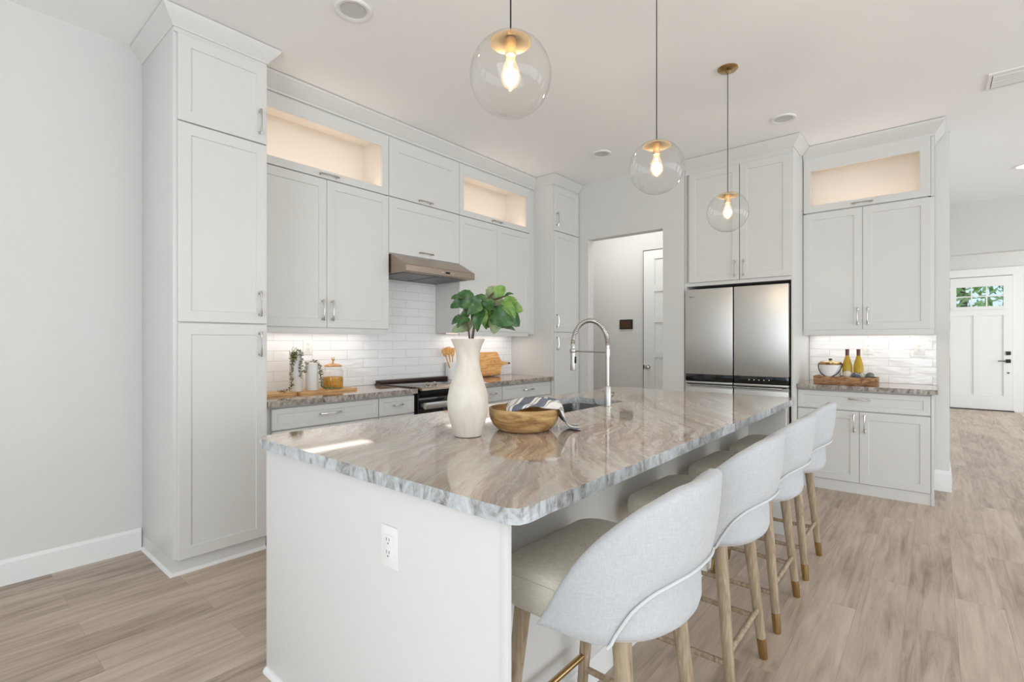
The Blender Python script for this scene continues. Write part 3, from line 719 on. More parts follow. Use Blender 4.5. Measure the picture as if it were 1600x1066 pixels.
# ------------------------------------------------------------------ island
t = thing('kitchen_island', 'white panelled kitchen island base', 'kitchen island', (2.3, 1.4, 0))
P('end_panel', G().box(.866, .882, .752, 1.99, 0, .876, .001).box(.864, .884, .750, .768, 0, .876, .001), 'island_white', t)
P('end_panel', G().box(3.70, 3.722, .752, 1.99, 0, .876, .001), 'island_white', t)
g = G(); g.box(.882, 3.70, .985, 1.005, 0, .876); g.box(.882, 3.70, 1.95, 1.97, .1, .876); g.box(.882, 3.70, 1.88, 1.95, 0, .1)
g.box(.882, 2.05, 1.005, 1.95, .1, .118); g.box(2.05, 3.7, 1.005, 1.95, .1, .118); g.box(2.0, 2.02, 1.005, 1.95, .118, .87); g.box(2.92, 2.94, 1.005, 1.95, .118, .87)
P('body', g, 'island_white', t)
P('base_moulding', moulding(G(), [(.866, 1.99), (.866, .752)], [(0, 0), (.014, 0), (.013, .01), (.007, .018), (0, .02)], 1), 'trim', t)
P('baseboard', moulding(G(), [(.882, .985), (3.70, .985)], [(0, 0), (.012, 0), (.012, .09), (.006, .1), (0, .102)], 1), 'trim', t)
for a, b in ((.89, 1.44), (1.445, 2.0), (2.02, 2.47), (2.475, 2.92), (2.94, 3.69)):
    g = G()
    def rc(i, o): return [(a + i, 1.972 + o, .11 + i), (b - i, 1.972 + o, .11 + i), (b - i, 1.972 + o, .866 - i), (a + i, 1.972 + o, .866 - i)]
    g.loops([rc(.002, 0), rc(.002, .018), rc(.004, .02), rc(.062, .02), rc(.065, .012)])
    d = P('door', g, 'island_white', t)
outlet('X', .866, 1.19, .70, 'white duplex outlet on the near end panel of the island', .078, .118)
IS = rrect(.842, 3.765, .70, 2.03, .045, 8)
# slightly uneven chiselled rim
random.seed(8)
def densify(pts, step=.03, amp=.0022):
    out = []
    for i, p in enumerate(pts):
        q = pts[(i + 1) % len(pts)]; L = math.dist(p, q); k = max(1, int(L / step))
        for j in range(k): out.append((p[0] + (q[0] - p[0]) * j / k + random.uniform(-amp, amp) * .6, p[1] + (q[1] - p[1]) * j / k + random.uniform(-amp, amp) * .6))
    return out
g = G(); slab(g, densify(IS), rrect(2.10, 2.86, 1.485, 1.865, .05, 6), .876, .914)
tag(P('island_countertop', g, ('stone', 'stone_edge'), loc=(2.3, 1.36, .876), smooth=False), 'polished beige and rose veined stone island top with rough edge', 'countertop')
# sink basin
t = thing('sink', 'grey undermount sink set into the island top', 'sink', (2.48, 1.675, .67))
g = G(); o_ = [(x, y) for x, y in rrect(2.105, 2.855, 1.49, 1.86, .05, 6)]; i_ = rrect(2.12, 2.84, 1.505, 1.845, .045, 6); f_ = rrect(2.15, 2.81, 1.535, 1.815, .03, 6)
g.loops([[(x, y, .8745) for x, y in rrect(2.08, 2.88, 1.465, 1.885, .05, 6)], [(x, y, .8745) for x, y in rrect(2.098, 2.862, 1.483, 1.867, .05, 6)], [(x, y, .69) for x, y in i_], [(x, y, .672) for x, y in f_]], cap=False)
vs = [v for v in g.b.verts if abs(v.co.z - .672) < 1e-5]; g.b.faces.new(vs)
P('basin', g, 'sinksteel', t)
P('drain', G().lathe([(.04, 0), (.04, .003), (.03, .004), (.012, .002)], 2.48, 1.68, .6725, 24), 'chrome', t)
# faucet
fx, fy = 2.54, 1.432
t = thing('faucet', 'tall brushed nickel spring faucet arching over the island sink', 'faucet', (fx, fy, .914))
g = G(); g.lathe([(.028, 0), (.028, .004), (.0205, .006), (.0205, .115), (.018, .12), (.0115, .121), (.0115, .29), (.015, .291), (.015, .335), (.011, .336), (.011, .35)], fx, fy, .914, 28); P('post', g, 'nickel', t)
g = G(); pts = []; rad = []
RR = .118
K = 150
for i in range(K + 1):
    a = math.pi * i / K; pts.append((fx, fy + RR - RR * math.cos(a), .914 + .36 + RR * 1.18 * math.sin(a))); rad.append(.0135 + .0012 * math.sin(i * 1.6))
pts = [(fx, fy, .914 + .345)] + pts + [(fx, fy + 2 * RR, .914 + .33)]; rad = [.0135] + rad + [.0135]
g.tube(pts, rad, 12); P('spring_hose', g, 'nickel', t)
g = G(); sy = fy + 2 * RR
g.tube([(fx, sy, .914 + .335), (fx, sy, .914 + .33), (fx, sy, .914 + .30), (fx, sy, .914 + .24), (fx, sy, .914 + .205), (fx, sy, .914 + .20)], [.012, .0165, .0165, .0155, .0175, .0165], 20)
h = P('spray_head', g, 'nickel', t)
P('spray_button', G().box(fx - .006, fx + .006, sy - .022, sy - .014, .914 + .245, .914 + .285, .003), 'black', h)
g = G(); g.tube([(fx, fy, 1.228), (fx, sy, 1.232)], .0045, 12); g.lathe([(.02, 0), (.021, .002), (.021, .02), (.02, .022)], fx, sy, 1.222, 24); P('support_arm', g, 'nickel', t)
g = G(); g.tube([(fx + .015, fy, .982), (fx + .045, fy, .982), (fx + .05, fy, .982)], [.016, .016, .013], 20); g.tube([(fx + .045, fy, .982), (fx + .05, fy - .012, .99), (fx + .052, fy + .06, 1.0)], [.005, .005, .004], 10); P('lever', g, 'nickel', t)

# ------------------------------------------------------------------ stools
def se(th, a, b, n=2.3):
    """superellipse rear plan; th in degrees from -Y, beyond 90 runs straight forward"""
    s = -1 if th < 0 else 1; th = abs(th)
    if th <= 90:
        c, s_ = math.cos(R(th)), math.sin(R(th)); k = (abs(s_) ** n + abs(c) ** n) ** (-1 / n)
        return s * a * s_ * k, -b * c * k
    return s * a, b * math.tan(R(th - 90))
def interp(tab, x):
    n_ = len(tab)
    d = [(tab[k + 1][1] - tab[k][1]) / (tab[k + 1][0] - tab[k][0]) for k in range(n_ - 1)]
    m_ = [0.] + [2 * d[k - 1] * d[k] / (d[k - 1] + d[k]) if d[k - 1] * d[k] > 0 else 0. for k in range(1, n_ - 1)] + [d[-1]]
    for k in range(n_ - 1):
        if x <= tab[k + 1][0] or k == n_ - 2:
            h = tab[k + 1][0] - tab[k][0]; q = min(1, (x - tab[k][0]) / h)
            return ((1 + 2 * q) * (1 - q) ** 2 * tab[k][1] + q * (1 - q) ** 2 * h * m_[k] + q * q * (3 - 2 * q) * tab[k + 1][1] + q * q * (q - 1) * h * m_[k + 1])
TOP = [(0, .945), (21, .943), (41, .912), (58, .857), (74, .788), (88, .707), (98, .637), (106, .576)]
BOT = [(0, .727), (21, .722), (36, .706), (48, .668), (57, .606), (62, .568), (106, .566)]
def make_stool():
    t = thing('counter_stool', '', 'stool', (0, 0, 0), 'upholstered counter stools along the island')
    # local origin: x centre, y 0 corresponds to world y .70
    # back shell
    g = G(); ths = [-106 + 212 * i / 84 for i in range(85)]; rings = []
    for th in ths:
        zt, zb = interp(TOP, abs(th)), interp(BOT, abs(th)); hh = max(zt - zb, .01)
        ring = []; T = .040; r = .012
        prof = []
        for q in range(7): prof.append((0, q / 6))                    # outer bottom->top
        prof += [(.25, 1.0 + .0), (.75, 1.0), ]
        for q in range(7): prof.append((1, 1 - q / 6))
        prof += [(.75, 0), (.25, 0)]
        for k, (inn, fz) in enumerate(prof):
            z = zb + hh * fz
            flare = .040 * max(0, (z - .60)) / .34
            bulge = .006 * math.sin(math.pi * min(1, max(0, fz))) if inn < .5 else -.004 * math.sin(math.pi * fz)
            if inn in (0, 1) and fz in (0., 1.): z += (-.009 if fz == 1 else .006)
            rr = flare + bulge - T * inn * min(1, hh / .05 + .15)
            x, y = se(th, .26 + rr, .24 + rr); ring.append((x, y, z))
        rings.append(ring)
    g.loops(rings); back = P('backrest', g, 'linen', t, angle=60)
    g = G(); pts = []
    for i in range(61):
        th = -62 + 124 * i / 60; zb = interp(BOT, abs(th)); fl = .04 * max(0, zb - .6) / .34 + .003
        x, y = se(th, .26 + fl, .24 + fl); pts.append((x, y, zb + .002))
    g.tube(pts, .0042, 8); P('piping', g, 'piping', back)
    # rear cup under the seat
    g = G(); rings = []
    for z, ins in ((.574, .055), (.570, .035), (.573, .018), (.582, .008), (.60, .003), (.65, .004), (.70, .008), (.735, .014), (.742, .03), (.738, .05)):
        ring = []
        for i in range(49):
            th = -88 + 176 * i / 48; x, y = se(th, .253 - ins, .232 - ins); 
            zz = z if z < .7 else z - .05 * (abs(th) / 88) ** 2
            ring.append((x, y, zz))
        rings.append(ring)
    g.loops(rings, wrap=False, cap=False); P('seat_shell', g, 'linen', t, angle=60)
    # seat cushion
    def plan(sx, sy, yc=0.0, fr=.075):
        pts = []
        for i in range(37):
            th = -90 + 180 * i / 36; pts.append(se(th, sx, sy))
        yf = .235 * (sx / .238)
        for cxs, a0 in ((1, 0), (-1, 90)):
            for j in range(9):
                a = R(a0 + 90 * j / 8); pts.append((cxs * (sx - fr) + fr * math.cos(a) * 1.0, (yf - fr) + fr * math.sin(a)))
        return pts
    g = G(); rings = []
    for z, k in ((.572, .80), (.566, .90), (.568, .97), (.58, 1.0), (.60, 1.0), (.64, 1.005), (.66, 1.0), (.673, .985), (.683, .94), (.691, .84), (.697, .66), (.700, .40), (.701, .1)):
        rings.append([(x * (.238 / .238), y, z) for x, y in plan(.238 * k, .215 * k, fr=.075 * k)])
    g.loops(rings); seat = P('seat', g, 'taupe', t, angle=60)
    g = G(); pp = plan(.2395, .2165); g.tube([(x, y, .655) for x, y in pp[36:] + pp[:1]], .0022, 6); P('seam', g, 'taupe', seat)
    # legs
    def leg(tx, ty, bx, by):
        T_, B_ = Vector((tx, ty, .575)), Vector((bx, by, 0.0))
        def at(q): return T_.lerp(B_, q)
        g = G(); g.tube([at(0), at(.3), at(.855)], [.0245, .0215, .0175], 16); lg = P('leg', g, 'legwood', t)
        g = G(); g.tube([at(.855), at(.856), at(.985), at(1)], [.0172, .0186, .0165, .0150], 16); P('ferrule', g, 'brass', lg)
        return at
    Y0 = .70
    L = {}
    for s in (-1, 1):
        L['r', s] = leg(s * .165, .585 - Y0, s * .205, .530 - Y0)
        L['f', s] = leg(s * .185, .875 - Y0, s * .205, .940 - Y0)
    def q(z): return 1 - z / .575
    g = G(); g.tube([L['r', -1](q(.20)), L['r', 1](q(.20))], .0105, 12); P('stretcher', g, 'legwood', t)
    for s in (-1, 1):
        g = G(); g.tube([L['r', s](q(.165)), L['f', s](q(.165))], .0105, 12); P('stretcher', g, 'legwood', t)
    g = G(); g.tube([L['f', -1](q(.215)) , L['f', 1](q(.215))], .0105, 14); P('footrest', g, 'brass', t)
    return t
st = make_stool(); st.location = (1.27, .70, 0)
st['label'] = 'white and taupe upholstered stool nearest the camera, at the near corner of the island'
for x, lb in ((2.004, 'white and taupe upholstered stool second from the camera along the island'),
              (2.645, 'white and taupe upholstered stool third from the camera along the island'),
              (3.286, 'white and taupe upholstered stool farthest from the camera, nearest the refrigerator')):
    s2 = dup(st, None, (x, .70, 0)); s2['label'] = lb

# ------------------------------------------------------------------ pendants
def make_pendant():
    t = thing('pendant_light', '', 'pendant light', (0, 0, 0), 'glass globe pendants over the island')
    g = G(); g.lathe([(.064, 0), (.064, -.006), (.055, -.014), (.02, -.02), (.008, -.035), (.004, -.036)], 0, 0, CZ, 36); P('canopy', g, 'brass', t)
    zc = 2.147; r = .131
    g = G(); g.tube([(0, 0, CZ - .03), (0, 0, zc + .122)], .0026, 8); P('cord', g, 'cord', t)
    g = G(); g.lathe([(.003, .016), (.012, .014), (.03, .008), (.060, -.001), (.067, -.008), (.067, -.013), (.058, -.006), (.03, .001), (.003, .003)], 0, 0, zc + .118, 40); P('cap', g, 'brassl', t)
    g = G(); g.lathe([(.017, .0), (.018, -.045), (.019, -.046), (.019, -.056), (.015, -.057)], 0, 0, zc + .118, 24); P('socket', g, 'brassl', t)
    g = G(); g.lathe([(.013, .062), (.015, .05), (.024, .028), (.031, .0), (.030, -.016), (.022, -.032), (.010, -.041), (.001, -.043)], 0, 0, zc + .0, 28, cap=False); b = P('bulb', g, 'bulbglass', t)
    g = G()
    for k in range(4):
        a = k * math.pi / 2; g.tube([(.004 * math.cos(a), .004 * math.sin(a), zc + .045), (.009 * math.cos(a), .009 * math.sin(a), zc - .018)], .0016, 6)
    P('filament', g, 'filament', b)
    g = G(); a0 = math.asin(.062 / r); prof = []
    for i in range(41):
        a = a0 + (math.pi - a0) * i / 40; prof.append((r * math.sin(a), r * math.cos(a)))
    g.lathe(prof, 0, 0, zc, 56, cap=False); P('globe', g, 'glass', t, angle=180)
    return t
pd = make_pendant(); pd.location = (1.227, 1.045, 0)
pd['label'] = 'clear glass globe pendant nearest the camera, largest, at the top centre'
for x, lb in ((2.337, 'middle clear glass globe pendant over the island'), (3.445, 'farthest and smallest clear glass globe pendant, in front of the refrigerator cabinet')):
    q = dup(pd, None, (x, 1.045, 0)); q['label'] = lb
for x in (1.227, 2.337, 3.445):
    l = bpy.data.lights.new('pendant_bulb_light', 'POINT'); l.energy = 4.5; l.color = (1, .90, .78); l.shadow_soft_size = .025
    o = bpy.data.objects.new('pendant_bulb_light', l); C.objects.link(o); o.location = (x, 1.045, 2.15)

# ------------------------------------------------------------------ island decor
vx, vy = 1.398, 1.414
g = G(); VP = [(.045, 0), (.054, .002), (.057, .012), (.068, .05), (.078, .09), (.0815, .125), (.0805, .155), (.074, .185), (.063, .22), (.052, .255), (.0465, .285), (.0455, .305), (.0475, .33), (.055, .355), (.0675, .383), (.066, .3845), (.0525, .357), (.044, .33), (.042, .3), (.048, .26), (.062, .2), (.07, .14), (.05, .03), (.002, .02)]
g.lathe(VP, vx, vy, .9145, 48)
tag(P('vase', g, 'vase', loc=(vx, vy, .9145)), 'tall cream stoneware vase holding leafy branches on the island', 'vase')
t = thing('leafy_branches', 'green leafy branches standing in the cream vase', 'plant', (vx, vy, .95))
FW = Vector((math.cos(R(AZ)), math.sin(R(AZ)), 0)); RT = Vector((math.sin(R(AZ)), -math.cos(R(AZ)), 0)); UP = Vector((0, 0, 1))
def LP(h, z, d=0): return Vector((vx, vy, 0)) + RT * h + FW * d + UP * z
SC = 393.4
def px(u, v, d=0): return LP((u - 731.5) / SC, .914 + (684 - v) / SC, d)
g = G()
for pts in (((734, 600, 0), (735, 545, 0), (733, 522, .01), (731, 500, .02), (724, 480, .02)), ((738, 600, .01), (739, 535, 0), (742, 512, 0), (752, 492, -.01), (757, 478, -.01)),
            ((736, 600, -.01), (737, 540, -.01), (741, 515, -.02), (745, 495, -.02), (740, 478, -.02)), ((735, 600, 0), (734.5, 535, 0), (733, 515, -.02), (729, 505, -.03), (722, 500, -.04)),
            ((757, 478, -.01), (775, 470, .02), (795, 463, .03)), ((752, 490, 0), (770, 484, -.02), (790, 480, -.03)), ((757, 478, 0), (765, 465, .03), (772, 458, .04))):
    g.tube([px(*p) for p in pts], [.0042] * 2 + [.003] * (len(pts) - 2), 8)
P('stems', g, 'stem', t)
leaves = [  # u, v centre; length px; width px; rotation deg; depth; tilt; tone
 (727, 465, 26, 15, 160, -.02, .3, 0), (716, 478, 22, 13, 195, .0, .5, 0), (712, 467, 14, 9, 170, .02, .4, 0), (737, 479, 30, 18, 185, -.05, .2, 3),
 (752, 468, 20, 10, 140, -.02, .8, 0), (770, 457, 22, 18, 60, .05, .3, 2), (782, 457, 20, 15, 65, .0, .4, 1), (764, 481, 20, 20, 250, -.03, .3, 0),
 (778, 475, 26, 20, 80, .05, .2, 2), (798, 474, 20, 15, 35, -.01, .5, 1), (806, 484, 20, 17, 350, .02, .4, 1), (796, 487, 26, 14, 310, -.05, .5, 1),
 (785, 500, 34, 26, 335, -.05, .2, 0), (801, 502, 24, 20, 320, -.02, .3, 0), (775, 508, 26, 20, 260, .0, .3, 2), (766, 502, 24, 16, 240, .03, .3, 1),
 (750, 502, 30, 15, 255, -.06, .3, 0), (757, 498, 24, 11, 275, -.04, .5, 1), (731, 489, 20, 14, 220, .02, .4, 0), (725, 506, 20, 11, 215, -.04, .5, 0),
 (724, 494, 14, 12, 180, .05, .3, 2), (715, 503, 20, 12, 190, -.01, .5, 3), (722, 514, 26, 15, 200, .02, .3, 2), (736, 510, 16, 8, 250, .0, .5, 2),
 (790, 512, 26, 10, 350, .03, .7, 0), (730, 474, 22, 14, 200, .03, .3, 0), (746, 481, 20, 13, 190, .02, .3, 0), (772, 492, 20, 15, 300, .04, .3, 0), (742, 497, 18, 12, 250, .03, .3, 0), (758, 509, 14, 6, 285, .0, .3, 3), (744, 472, 12, 9, 100, .04, .4, 2), (796, 461, 12, 4, 20, .03, .8, 3), (760, 488, 18, 14, 200, .05, .3, 0), (745, 487, 22, 14, 215, -.07, .4, 3)]
tones = {0: 'leaf_dark', 1: 'leaf_mid', 2: 'leaf_pale', 3: 'leaf_dark'}
gs = {k: G() for k in ('leaf_dark', 'leaf_mid', 'leaf_pale')}
random.seed(2)
for (u, v, ln, wd, ro, dp, ti, tn) in leaves:
    c = px(u, v, dp); a = R(ro); ln *= 1.22 / SC; wd *= 1.24 / SC
    ax = (RT * math.cos(a) + UP * math.sin(a)); nx = (-FW).normalized()
    nx = (nx + Vector((random.uniform(-.4, .4), random.uniform(-.4, .4), ti))).normalized()
    ax = (ax - nx * ax.dot(nx) * .8).normalized(); sd = nx.cross(ax).normalized(); nx = ax.cross(sd)
    g = gs[tones[tn]]; K = 9; rows = []
    for i in range(K + 1):
        q = i / K; wq = wd / 2 * math.sin(math.pi * q ** .75) ** .62 * (1 + .08 * math.sin(i * 2.6)) if 0 < i < K else .0004
        cen = c + ax * ln * (q - .5) + nx * (-.012 * (q - .4) ** 2 * 4 * ln / .06)
        rows.append([cen + sd * wq * k + nx * (abs(k) * wq * .28 + .0008 * e) for e, ks in ((1, (-1, -.5, 0, .5, 1)), (-1, (1, .5, 0, -.5, -1))) for k in ks])
    g.loops(rows, cap=False)
for k, g in gs.items(): 
    P({'leaf_dark': 'dark_leaves', 'leaf_mid': 'light_leaves', 'leaf_pale': 'leaf_undersides'}[k], g, k, t, angle=80)

bx, by = 1.652, 1.332
g = G(); g.lathe([(.098, 0), (.106, .002), (.118, .010), (.133, .027), (.143, .046), (.1485, .068), (.1495, .094), (.147, .0955), (.143, .0945), (.1415, .07), (.134, .048), (.118, .028), (.06, .018), (.001, .017)], bx, by, .9145, 64)
tag(P('wooden_bowl', g, 'bowlwood', loc=(bx, by, .9145)), 'round polished wooden bowl on the island beside the vase', 'bowl')
# towel: cloth sheet draped from bowl over its right rim to the stone
bm = bmesh.new(); uvl = bm.loops.layers.uv.new('UVMap')
prof = [(-.075, .088), (-.062, .100), (-.03, .112), (.0, .118), (.035, .122), (.07, .122), (.10, .118), (.126, .112), (.149, .106), (.162, .094), (.169, .064), (.176, .032), (.190, .012), (.212, .0035), (.240, .003)]
NW = 24; grid = []
for i, (h, z) in enumerate(prof):
    row = []; out_ = max(0, (i - 6) / 8)
    for j in range(NW + 1):
        q = j / NW - .5; wdt = .225 * (1 - out_) + .10 * out_
        dd = q * wdt + .02 * out_
        dome = (.030 * math.cos(q * math.pi) - .018) * (1 - out_) if i < 9 else 0
        fold = .006 * math.sin(q * 16 + i * .8) * (1 if i < 8 else .4 if i < 12 else .1)
        hh = math.sqrt(max(0, h ** 2 - (dd * .9) ** 2)) if 8 <= i <= 11 else h
        if i < 8:
            lim = .085 if z < .08 else .108; rad_ = math.hypot(hh, dd)
            if rad_ > lim: hh *= lim / rad_; dd *= lim / rad_
        row.append(bm.verts.new(Vector((bx, by, 0)) + RT * hh + FW * dd + UP * (.9145 + max(z + dome + fold + (.006 if 7 <= i <= 9 else 0), .004))))
    grid.append(row)
for i in range(len(grid) - 1):
    for j in range(NW):
        f = bm.faces.new((grid[i][j], grid[i][j + 1], grid[i + 1][j + 1], grid[i + 1][j]))
        for lp, (ii, jj) in zip(f.loops, ((i, j), (i, j + 1), (i + 1, j + 1), (i + 1, j))): lp[uvl].uv = (.93 * min(1, max(0, (min(ii, 8) / 8) * .8 - (jj / NW - .5) * .5 + .12)) if ii <= 8 else .93 - .6 * (ii - 8) / 6 * abs(jj / NW - .5), ii / 15)
tw = P('dish_towel', bm, 'towel', loc=(bx + .1, by - .1, .9145), angle=180)
sm = tw.modifiers.new('thickness', 'SOLIDIFY'); sm.thickness = .003; sm.offset = 1
sb = tw.modifiers.new('smooth', 'SUBSURF'); sb.levels = 1; sb.render_levels = 2
tag(tw, 'blue and white striped dish towel draped over the rim of the wooden bowl', 'towel')

# ------------------------------------------------------------------ decor left of the range
def board_h(name, x0, x1, y0, y1, z, th, label, handle_left=None):
    g = G(); pts = rrect(x0, x1, y0, y1, .03, 6); g.loops([[(x, y, z) for x, y in pts], [(x, y, z + th) for x, y in pts]])
    return tag(P(name, g, 'boardh', loc=((x0 + x1) / 2, (y0 + y1) / 2, z)), label, 'board')
board_h('serving_board', 1.42, 1.715, 3.43, 3.66, .9145, .016, 'wooden serving board lying on the counter at the left, against the tall cabinet')
board_h('serving_board', 1.72, 2.19, 3.42, 3.68, .9145, .016, 'wooden serving board lying under the candles and the amber glass jar')
zb = .9310; GX, GY = .042, .083
def pillar(x, y, r, h, label):
    g = G(); g.lathe([(r * .96, 0), (r, .004), (r, h - .006), (r * .95, h - .001), (r * .8, h), (r * .5, h - .004), (.003, h - .005)], x, y, zb, 40)
    return tag(P('pillar_candle', g, 'ceramic', loc=(x, y, zb)), label, 'candle', 'white pillar candles on the serving board')
pillar(1.745, 3.533, .044, .288, 'taller white pillar candle draped with trailing greenery')
pillar(1.868, 3.533, .045, .200, 'shorter white pillar candle beside the glass jar')
def garland(label, paths, loc, seed, mat1, dens=1.0, clump=None):
    random.seed(seed); t = thing('trailing_garland', label, 'garland', loc); gs_ = G(); gl = G()
    for pts in paths:
        pts = [Vector(p) + Vector((GX, GY, -.002)) for p in pts]; gs_.tube(pts, .0013, 5)
        L = sum((b - a).length for a, b in zip(pts, pts[1:])); k = int(L / .0048 * dens)
        cum = 0
        for a, b in zip(pts, pts[1:]):
            kk = max(1, int((b - a).length / .0048 * dens))
            for i in range(kk):
                c = a.lerp(b, i / kk)
                d = Vector((random.uniform(-1, 1), random.uniform(-1, .3), random.uniform(-.6, 1))).normalized(); q = d.orthogonal().normalized()
                s = random.uniform(.0075, .013)
                base = c + d * .003; tip = base + d * s * 1.7
                m_ = base.lerp(tip, .5); n_ = d.cross(q)
                gl.mi = random.choice((0, 1))
                gl.loops([[base + q * .0005, base + n_ * .0005, base - q * .0005, base - n_ * .0005], [m_ + q * s * .45, m_ + n_ * s * .2, m_ - q * s * .45, m_ - n_ * s * .2], [tip + q * .0006, tip + n_ * .0006, tip - q * .0006, tip - n_ * .0006]])
    if clump:
        c0, r0, k0 = clump
        for i in range(k0):
            c = Vector(c0) + Vector((GX, GY, 0)) + Vector((random.gauss(0, r0), random.gauss(0, r0 * .6), random.gauss(0, r0 * 1.4)))
            d = Vector((random.uniform(-1, 1), random.uniform(-1, .3), random.uniform(-.4, 1))).normalized(); q = d.orthogonal().normalized(); n_ = d.cross(q); s = .009
            gl.mi = random.choice((0, 0, 1)); tip = c + d * s * 2; m_ = c.lerp(tip, .5)
            gl.loops([[c + q * .0005, c + n_ * .0005, c - q * .0005, c - n_ * .0005], [m_ + q * s * .5, m_ + n_ * s * .25, m_ - q * s * .5, m_ - n_ * s * .25], [tip + q * .0005, tip + n_ * .0005, tip - q * .0005, tip - n_ * .0005]])
    P('stem', gs_, 'stem', t); P('foliage', gl, ['trail1', 'trail2'], t)
ct = zb + .292
garland('olive trailing garland hanging over the taller white candle',
    [[(1.672, 3.405, ct - .02), (1.652, 3.402, ct - .06), (1.650, 3.400, 1.13), (1.645, 3.40, 1.06), (1.648, 3.398, .99), (1.635, 3.40, .955), (1.60, 3.40, .946), (1.55, 3.40, .944)],
     [(1.672, 3.405, ct - .02), (1.69, 3.41, ct + .006), (1.715, 3.41, ct + .004), (1.722, 3.402, ct - .01), (1.716, 3.399, 1.16), (1.715, 3.398, 1.10), (1.716, 3.398, 1.03)],
     [(1.66, 3.404, ct - .02), (1.657, 3.400, 1.13)]], (1.65, 3.40, zb), 3, 'trail1', 1.5, ((1.665, 3.40, ct - .035), .013, 110))
c2 = zb + .204
garland('grey-green trailing garland hanging over the shorter white candle',
    [[(1.775, 3.44, 1.06), (1.776, 3.44, c2 - .01), (1.79, 3.43, c2 + .004), (1.815, 3.425, c2 + .012), (1.845, 3.43, c2 + .008), (1.866, 3.425, c2 - .02), (1.874, 3.415, 1.10), (1.873, 3.41, 1.03), (1.874, 3.40, .97), (1.885, 3.39, .945), (1.93, 3.37, .944), (1.985, 3.352, .944), (2.0, 3.34, .94)],
     [(1.845, 3.43, c2 + .008), (1.869, 3.42, 1.09), (1.878, 3.405, .99), (1.89, 3.39, .95), (1.95, 3.38, .948)]], (1.84, 3.42, zb), 5, 'trail2', 1.3)
t = thing('storage_jar', 'glass jar of amber grains with a wooden lid', 'jar', (2.055, 3.56, zb))
jx, jy = 2.055, 3.56
g = G(); g.lathe([(.001, 0), (.070, 0), (.075, .006), (.075, .128), (.068, .138), (.064, .142), (.064, .165)], jx, jy, zb, 40, cap=False); P('glass_body', g, 'glass', t, angle=60)
g = G(); g.lathe([(.070, .003), (.0725, .008), (.0725, .085), (.05, .088), (.001, .086)], jx, jy, zb, 40); P('grains', g, 'grain', t)
g = G(); g.lathe([(.062, .165), (.066, .167), (.066, .176), (.04, .186), (.008, .190), (.006, .20), (.006, .21)], jx, jy, zb, 36); P('lid', g, 'lidwood', t)
g = G(); g.sphere((jx, jy, zb + .226), .0125, 1, 1, 1.45); P('lid_knob', g, 'brassl', t)

# ------------------------------------------------------------------ decor right of the range
t = thing('utensil_crock', 'white crock holding wooden utensils behind the vase', 'crock', (3.408, 3.686, .9145))
kx, ky = 3.408, 3.686
g = G(); g.lathe([(.050, 0), (.055, .004), (.055, .172), (.052, .174), (.048, .167), (.048, .02), (.001, .015)], kx, ky, .9145, 40); P('pot', g, 'ceramic', t)
for k, (dx, dz, lb) in enumerate(((-.095, .0, 'wooden spatula leaning leftmost in the white crock'), (-.035, .012, 'wooden spoon with a hole in the middle of the white crock'), (.03, .0, 'wooden paddle spoon rightmost in the white crock'))):
    g = G(); B_ = Vector((kx + .02, ky, .95)); yo = (k - 1) * .018 - .01; B_ = B_ + Vector((dx * .3, yo, 0)); T_ = Vector((kx + dx * 1.0, ky + yo, 1.155 + dz)); g.tube([B_, T_], [.005, .0055], 8)
    d = (T_ - B_).normalized(); c = T_ + d * .03; s = Vector((0, 1, 0)).cross(d)
    rings = []
    for q, wq in ((-.045, .006), (-.02, .022), (.01, .031), (.036, .030), (.044, .02)):
        p = c + d * q; rings.append([p + s * wq + Vector((0, .004, 0)), p - s * wq + Vector((0, .004, 0)), p - s * wq - Vector((0, .004, 0)), p + s * wq - Vector((0, .004, 0))])
    g.loops(rings)
    tag(P('wooden_utensil', g, 'spoonwood', loc=tuple(B_)), lb, 'utensil', 'wooden utensils in the crock')
def lean(g, pts, th, x_, y0_, z0_, tilt):
    """board outline pts (x,z) leaning back against the wall"""
    f = [(x, y0_ + z * math.sin(tilt), z0_ + z * math.cos(tilt)) for x, z in pts]; b = [(x, y + th * math.cos(tilt), z - th * math.sin(tilt)) for x, y, z in f]
    return g.loops([f, b])
def arc(cx, cz, r, a0, a1, k=5): return [(cx + r * math.cos(R(a0 + (a1 - a0) * i / k)), cz + r * math.sin(R(a0 + (a1 - a0) * i / k))) for i in range(k + 1)]
ol = [(3.80, .006), (4.10, .006)] + arc(4.10, .036, .03, -90, 0) + [(4.133, .075), (4.16, .105), (4.20, .118), (4.27, .122)] + arc(4.275, .134, .012, -90, 90) + [(4.2, .150), (4.165, .165), (4.14, .20)] + arc(4.095, .235, .03, 0, 90) + [(3.80, .265)]
t = thing('cutting_board', 'light maple cutting board with a handle leaning behind the range counter', 'cutting board', (3.95, 3.66, .9145))
P('plank', lean(G(), ol, .018, 0, 3.655, .917, .16), 'board', t)
P('hanging_tip', G().tube([(4.272, 3.676, 1.049), (4.298, 3.676, 1.049)], .011, 12), 'filter', t)
P('ledge', G().box(3.83, 4.10, 3.635, 3.66, .93, .955, .004), 'board', t)
g = lean(G(), rrect(3.66, 3.86, .006, .255, .03), .015, 0, 3.69, .917, .14)
tag(P('cutting_board', g, 'boardd', loc=(3.76, 3.7, .917)), 'darker wooden cutting board tucked behind the maple board', 'cutting board')

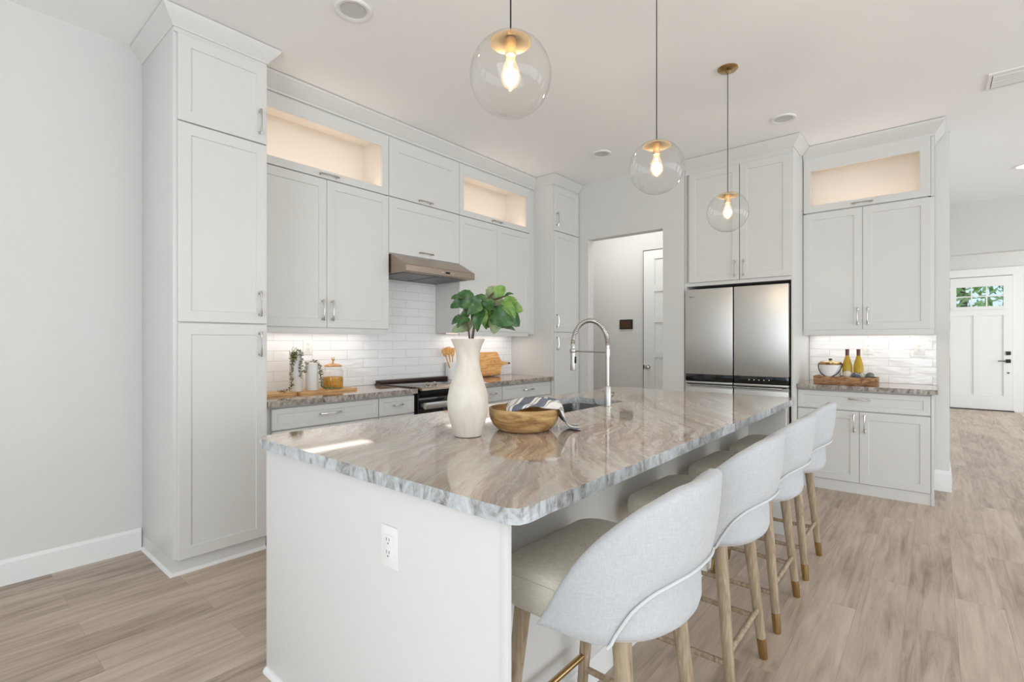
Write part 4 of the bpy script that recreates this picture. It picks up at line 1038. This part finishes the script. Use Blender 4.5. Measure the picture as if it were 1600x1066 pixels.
# ------------------------------------------------------------------ bar decor
t = thing('wooden_tray', 'rustic reclaimed wood tray on the bar counter', 'tray', (5.25, .595, .9145))
P('base', G().box(5.17, 5.35, .381, .813, .9145, .966), 'traywood', t)
P('side', G().box(5.155, 5.17, .366, .828, .9145, .985, .002), 'traywood', t); P('side', G().box(5.35, 5.365, .366, .828, .9145, .985, .002), 'traywood', t)
P('end', G().box(5.17, 5.35, .366, .381, .9145, .985, .002), 'traywood', t); P('end', G().box(5.17, 5.35, .813, .828, .9145, .985, .002), 'traywood', t)
zt = .9665; cx_, cy_ = 5.265, .712
t = thing('ice_bucket', 'white ice bucket with gold rim and dark swing handle', 'ice bucket', (cx_, cy_, zt))
g = G(); g.lathe([(.074, 0), (.079, .006), (.081, .05), (.083, .122), (.079, .124)], cx_, cy_, zt, 40); P('bucket', g, 'ceramic', t)
g = G(); g.lathe([(.084, .118), (.085, .120), (.085, .142), (.07, .148), (.02, .151), (.01, .152), (.009, .158)], cx_, cy_, zt, 40); P('lid', g, 'brass', t)
g = G(); g.lathe([(.006, .156), (.014, .160), (.015, .170), (.007, .174)], cx_, cy_, zt, 20); P('lid_knob', g, 'bronze', t)
g = G(); pts = []
for i in range(21):
    a = math.pi * i / 20; pts.append((cx_ - .062 * math.sin(a) - .0285 * min(1, 3 * math.sin(a)), cy_ + .0905 * math.cos(a), zt + .128 - .115 * math.sin(a)))
g.tube(pts, .0045, 8); P('swing_handle', g, 'cork', t)
for y, lb in ((.590, 'bottle of white wine nearest the ice bucket on the tray'), (.508, 'bottle of white wine at the right, farther from the ice bucket')):
    t = thing('wine_bottle', lb, 'bottle', (5.30, y, zt), 'white wine bottles on the tray')
    g = G(); g.lathe([(.034, 0), (.038, .005), (.0385, .09), (.036, .118), (.027, .155), (.0175, .188), (.0145, .2), (.0135, .206)], 5.30, y, zt, 32); P('bottle_glass', g, 'wine', t)
    g = G(); g.lathe([(.0142, .198), (.0145, .248), (.0155, .249), (.0155, .256), (.012, .258)], 5.30, y, zt, 24); P('foil', g, 'foil', t)
for (x, y, r, m_, lb) in ((5.212, .581, .036, 'ball_pale', 'pale decorative ball in front of the left wine bottle'), (5.202, .520, .029, 'ball_blue', 'blue marbled decorative ball between the wine bottles'),
                          (5.245, .472, .030, 'ball_pale', 'cream decorative ball in front of the right wine bottle'), (5.225, .418, .031, 'ball_green', 'grey-green decorative ball at the right of the bottles'), (5.185, .397, .014, 'cork', 'smallest dark ball at the right end of the tray')):
    g = G(); g.sphere((x, y, zt + r), r); tag(P('decorative_ball', g, m_, loc=(x, y, zt)), lb, 'ball', 'decorative balls on the tray')
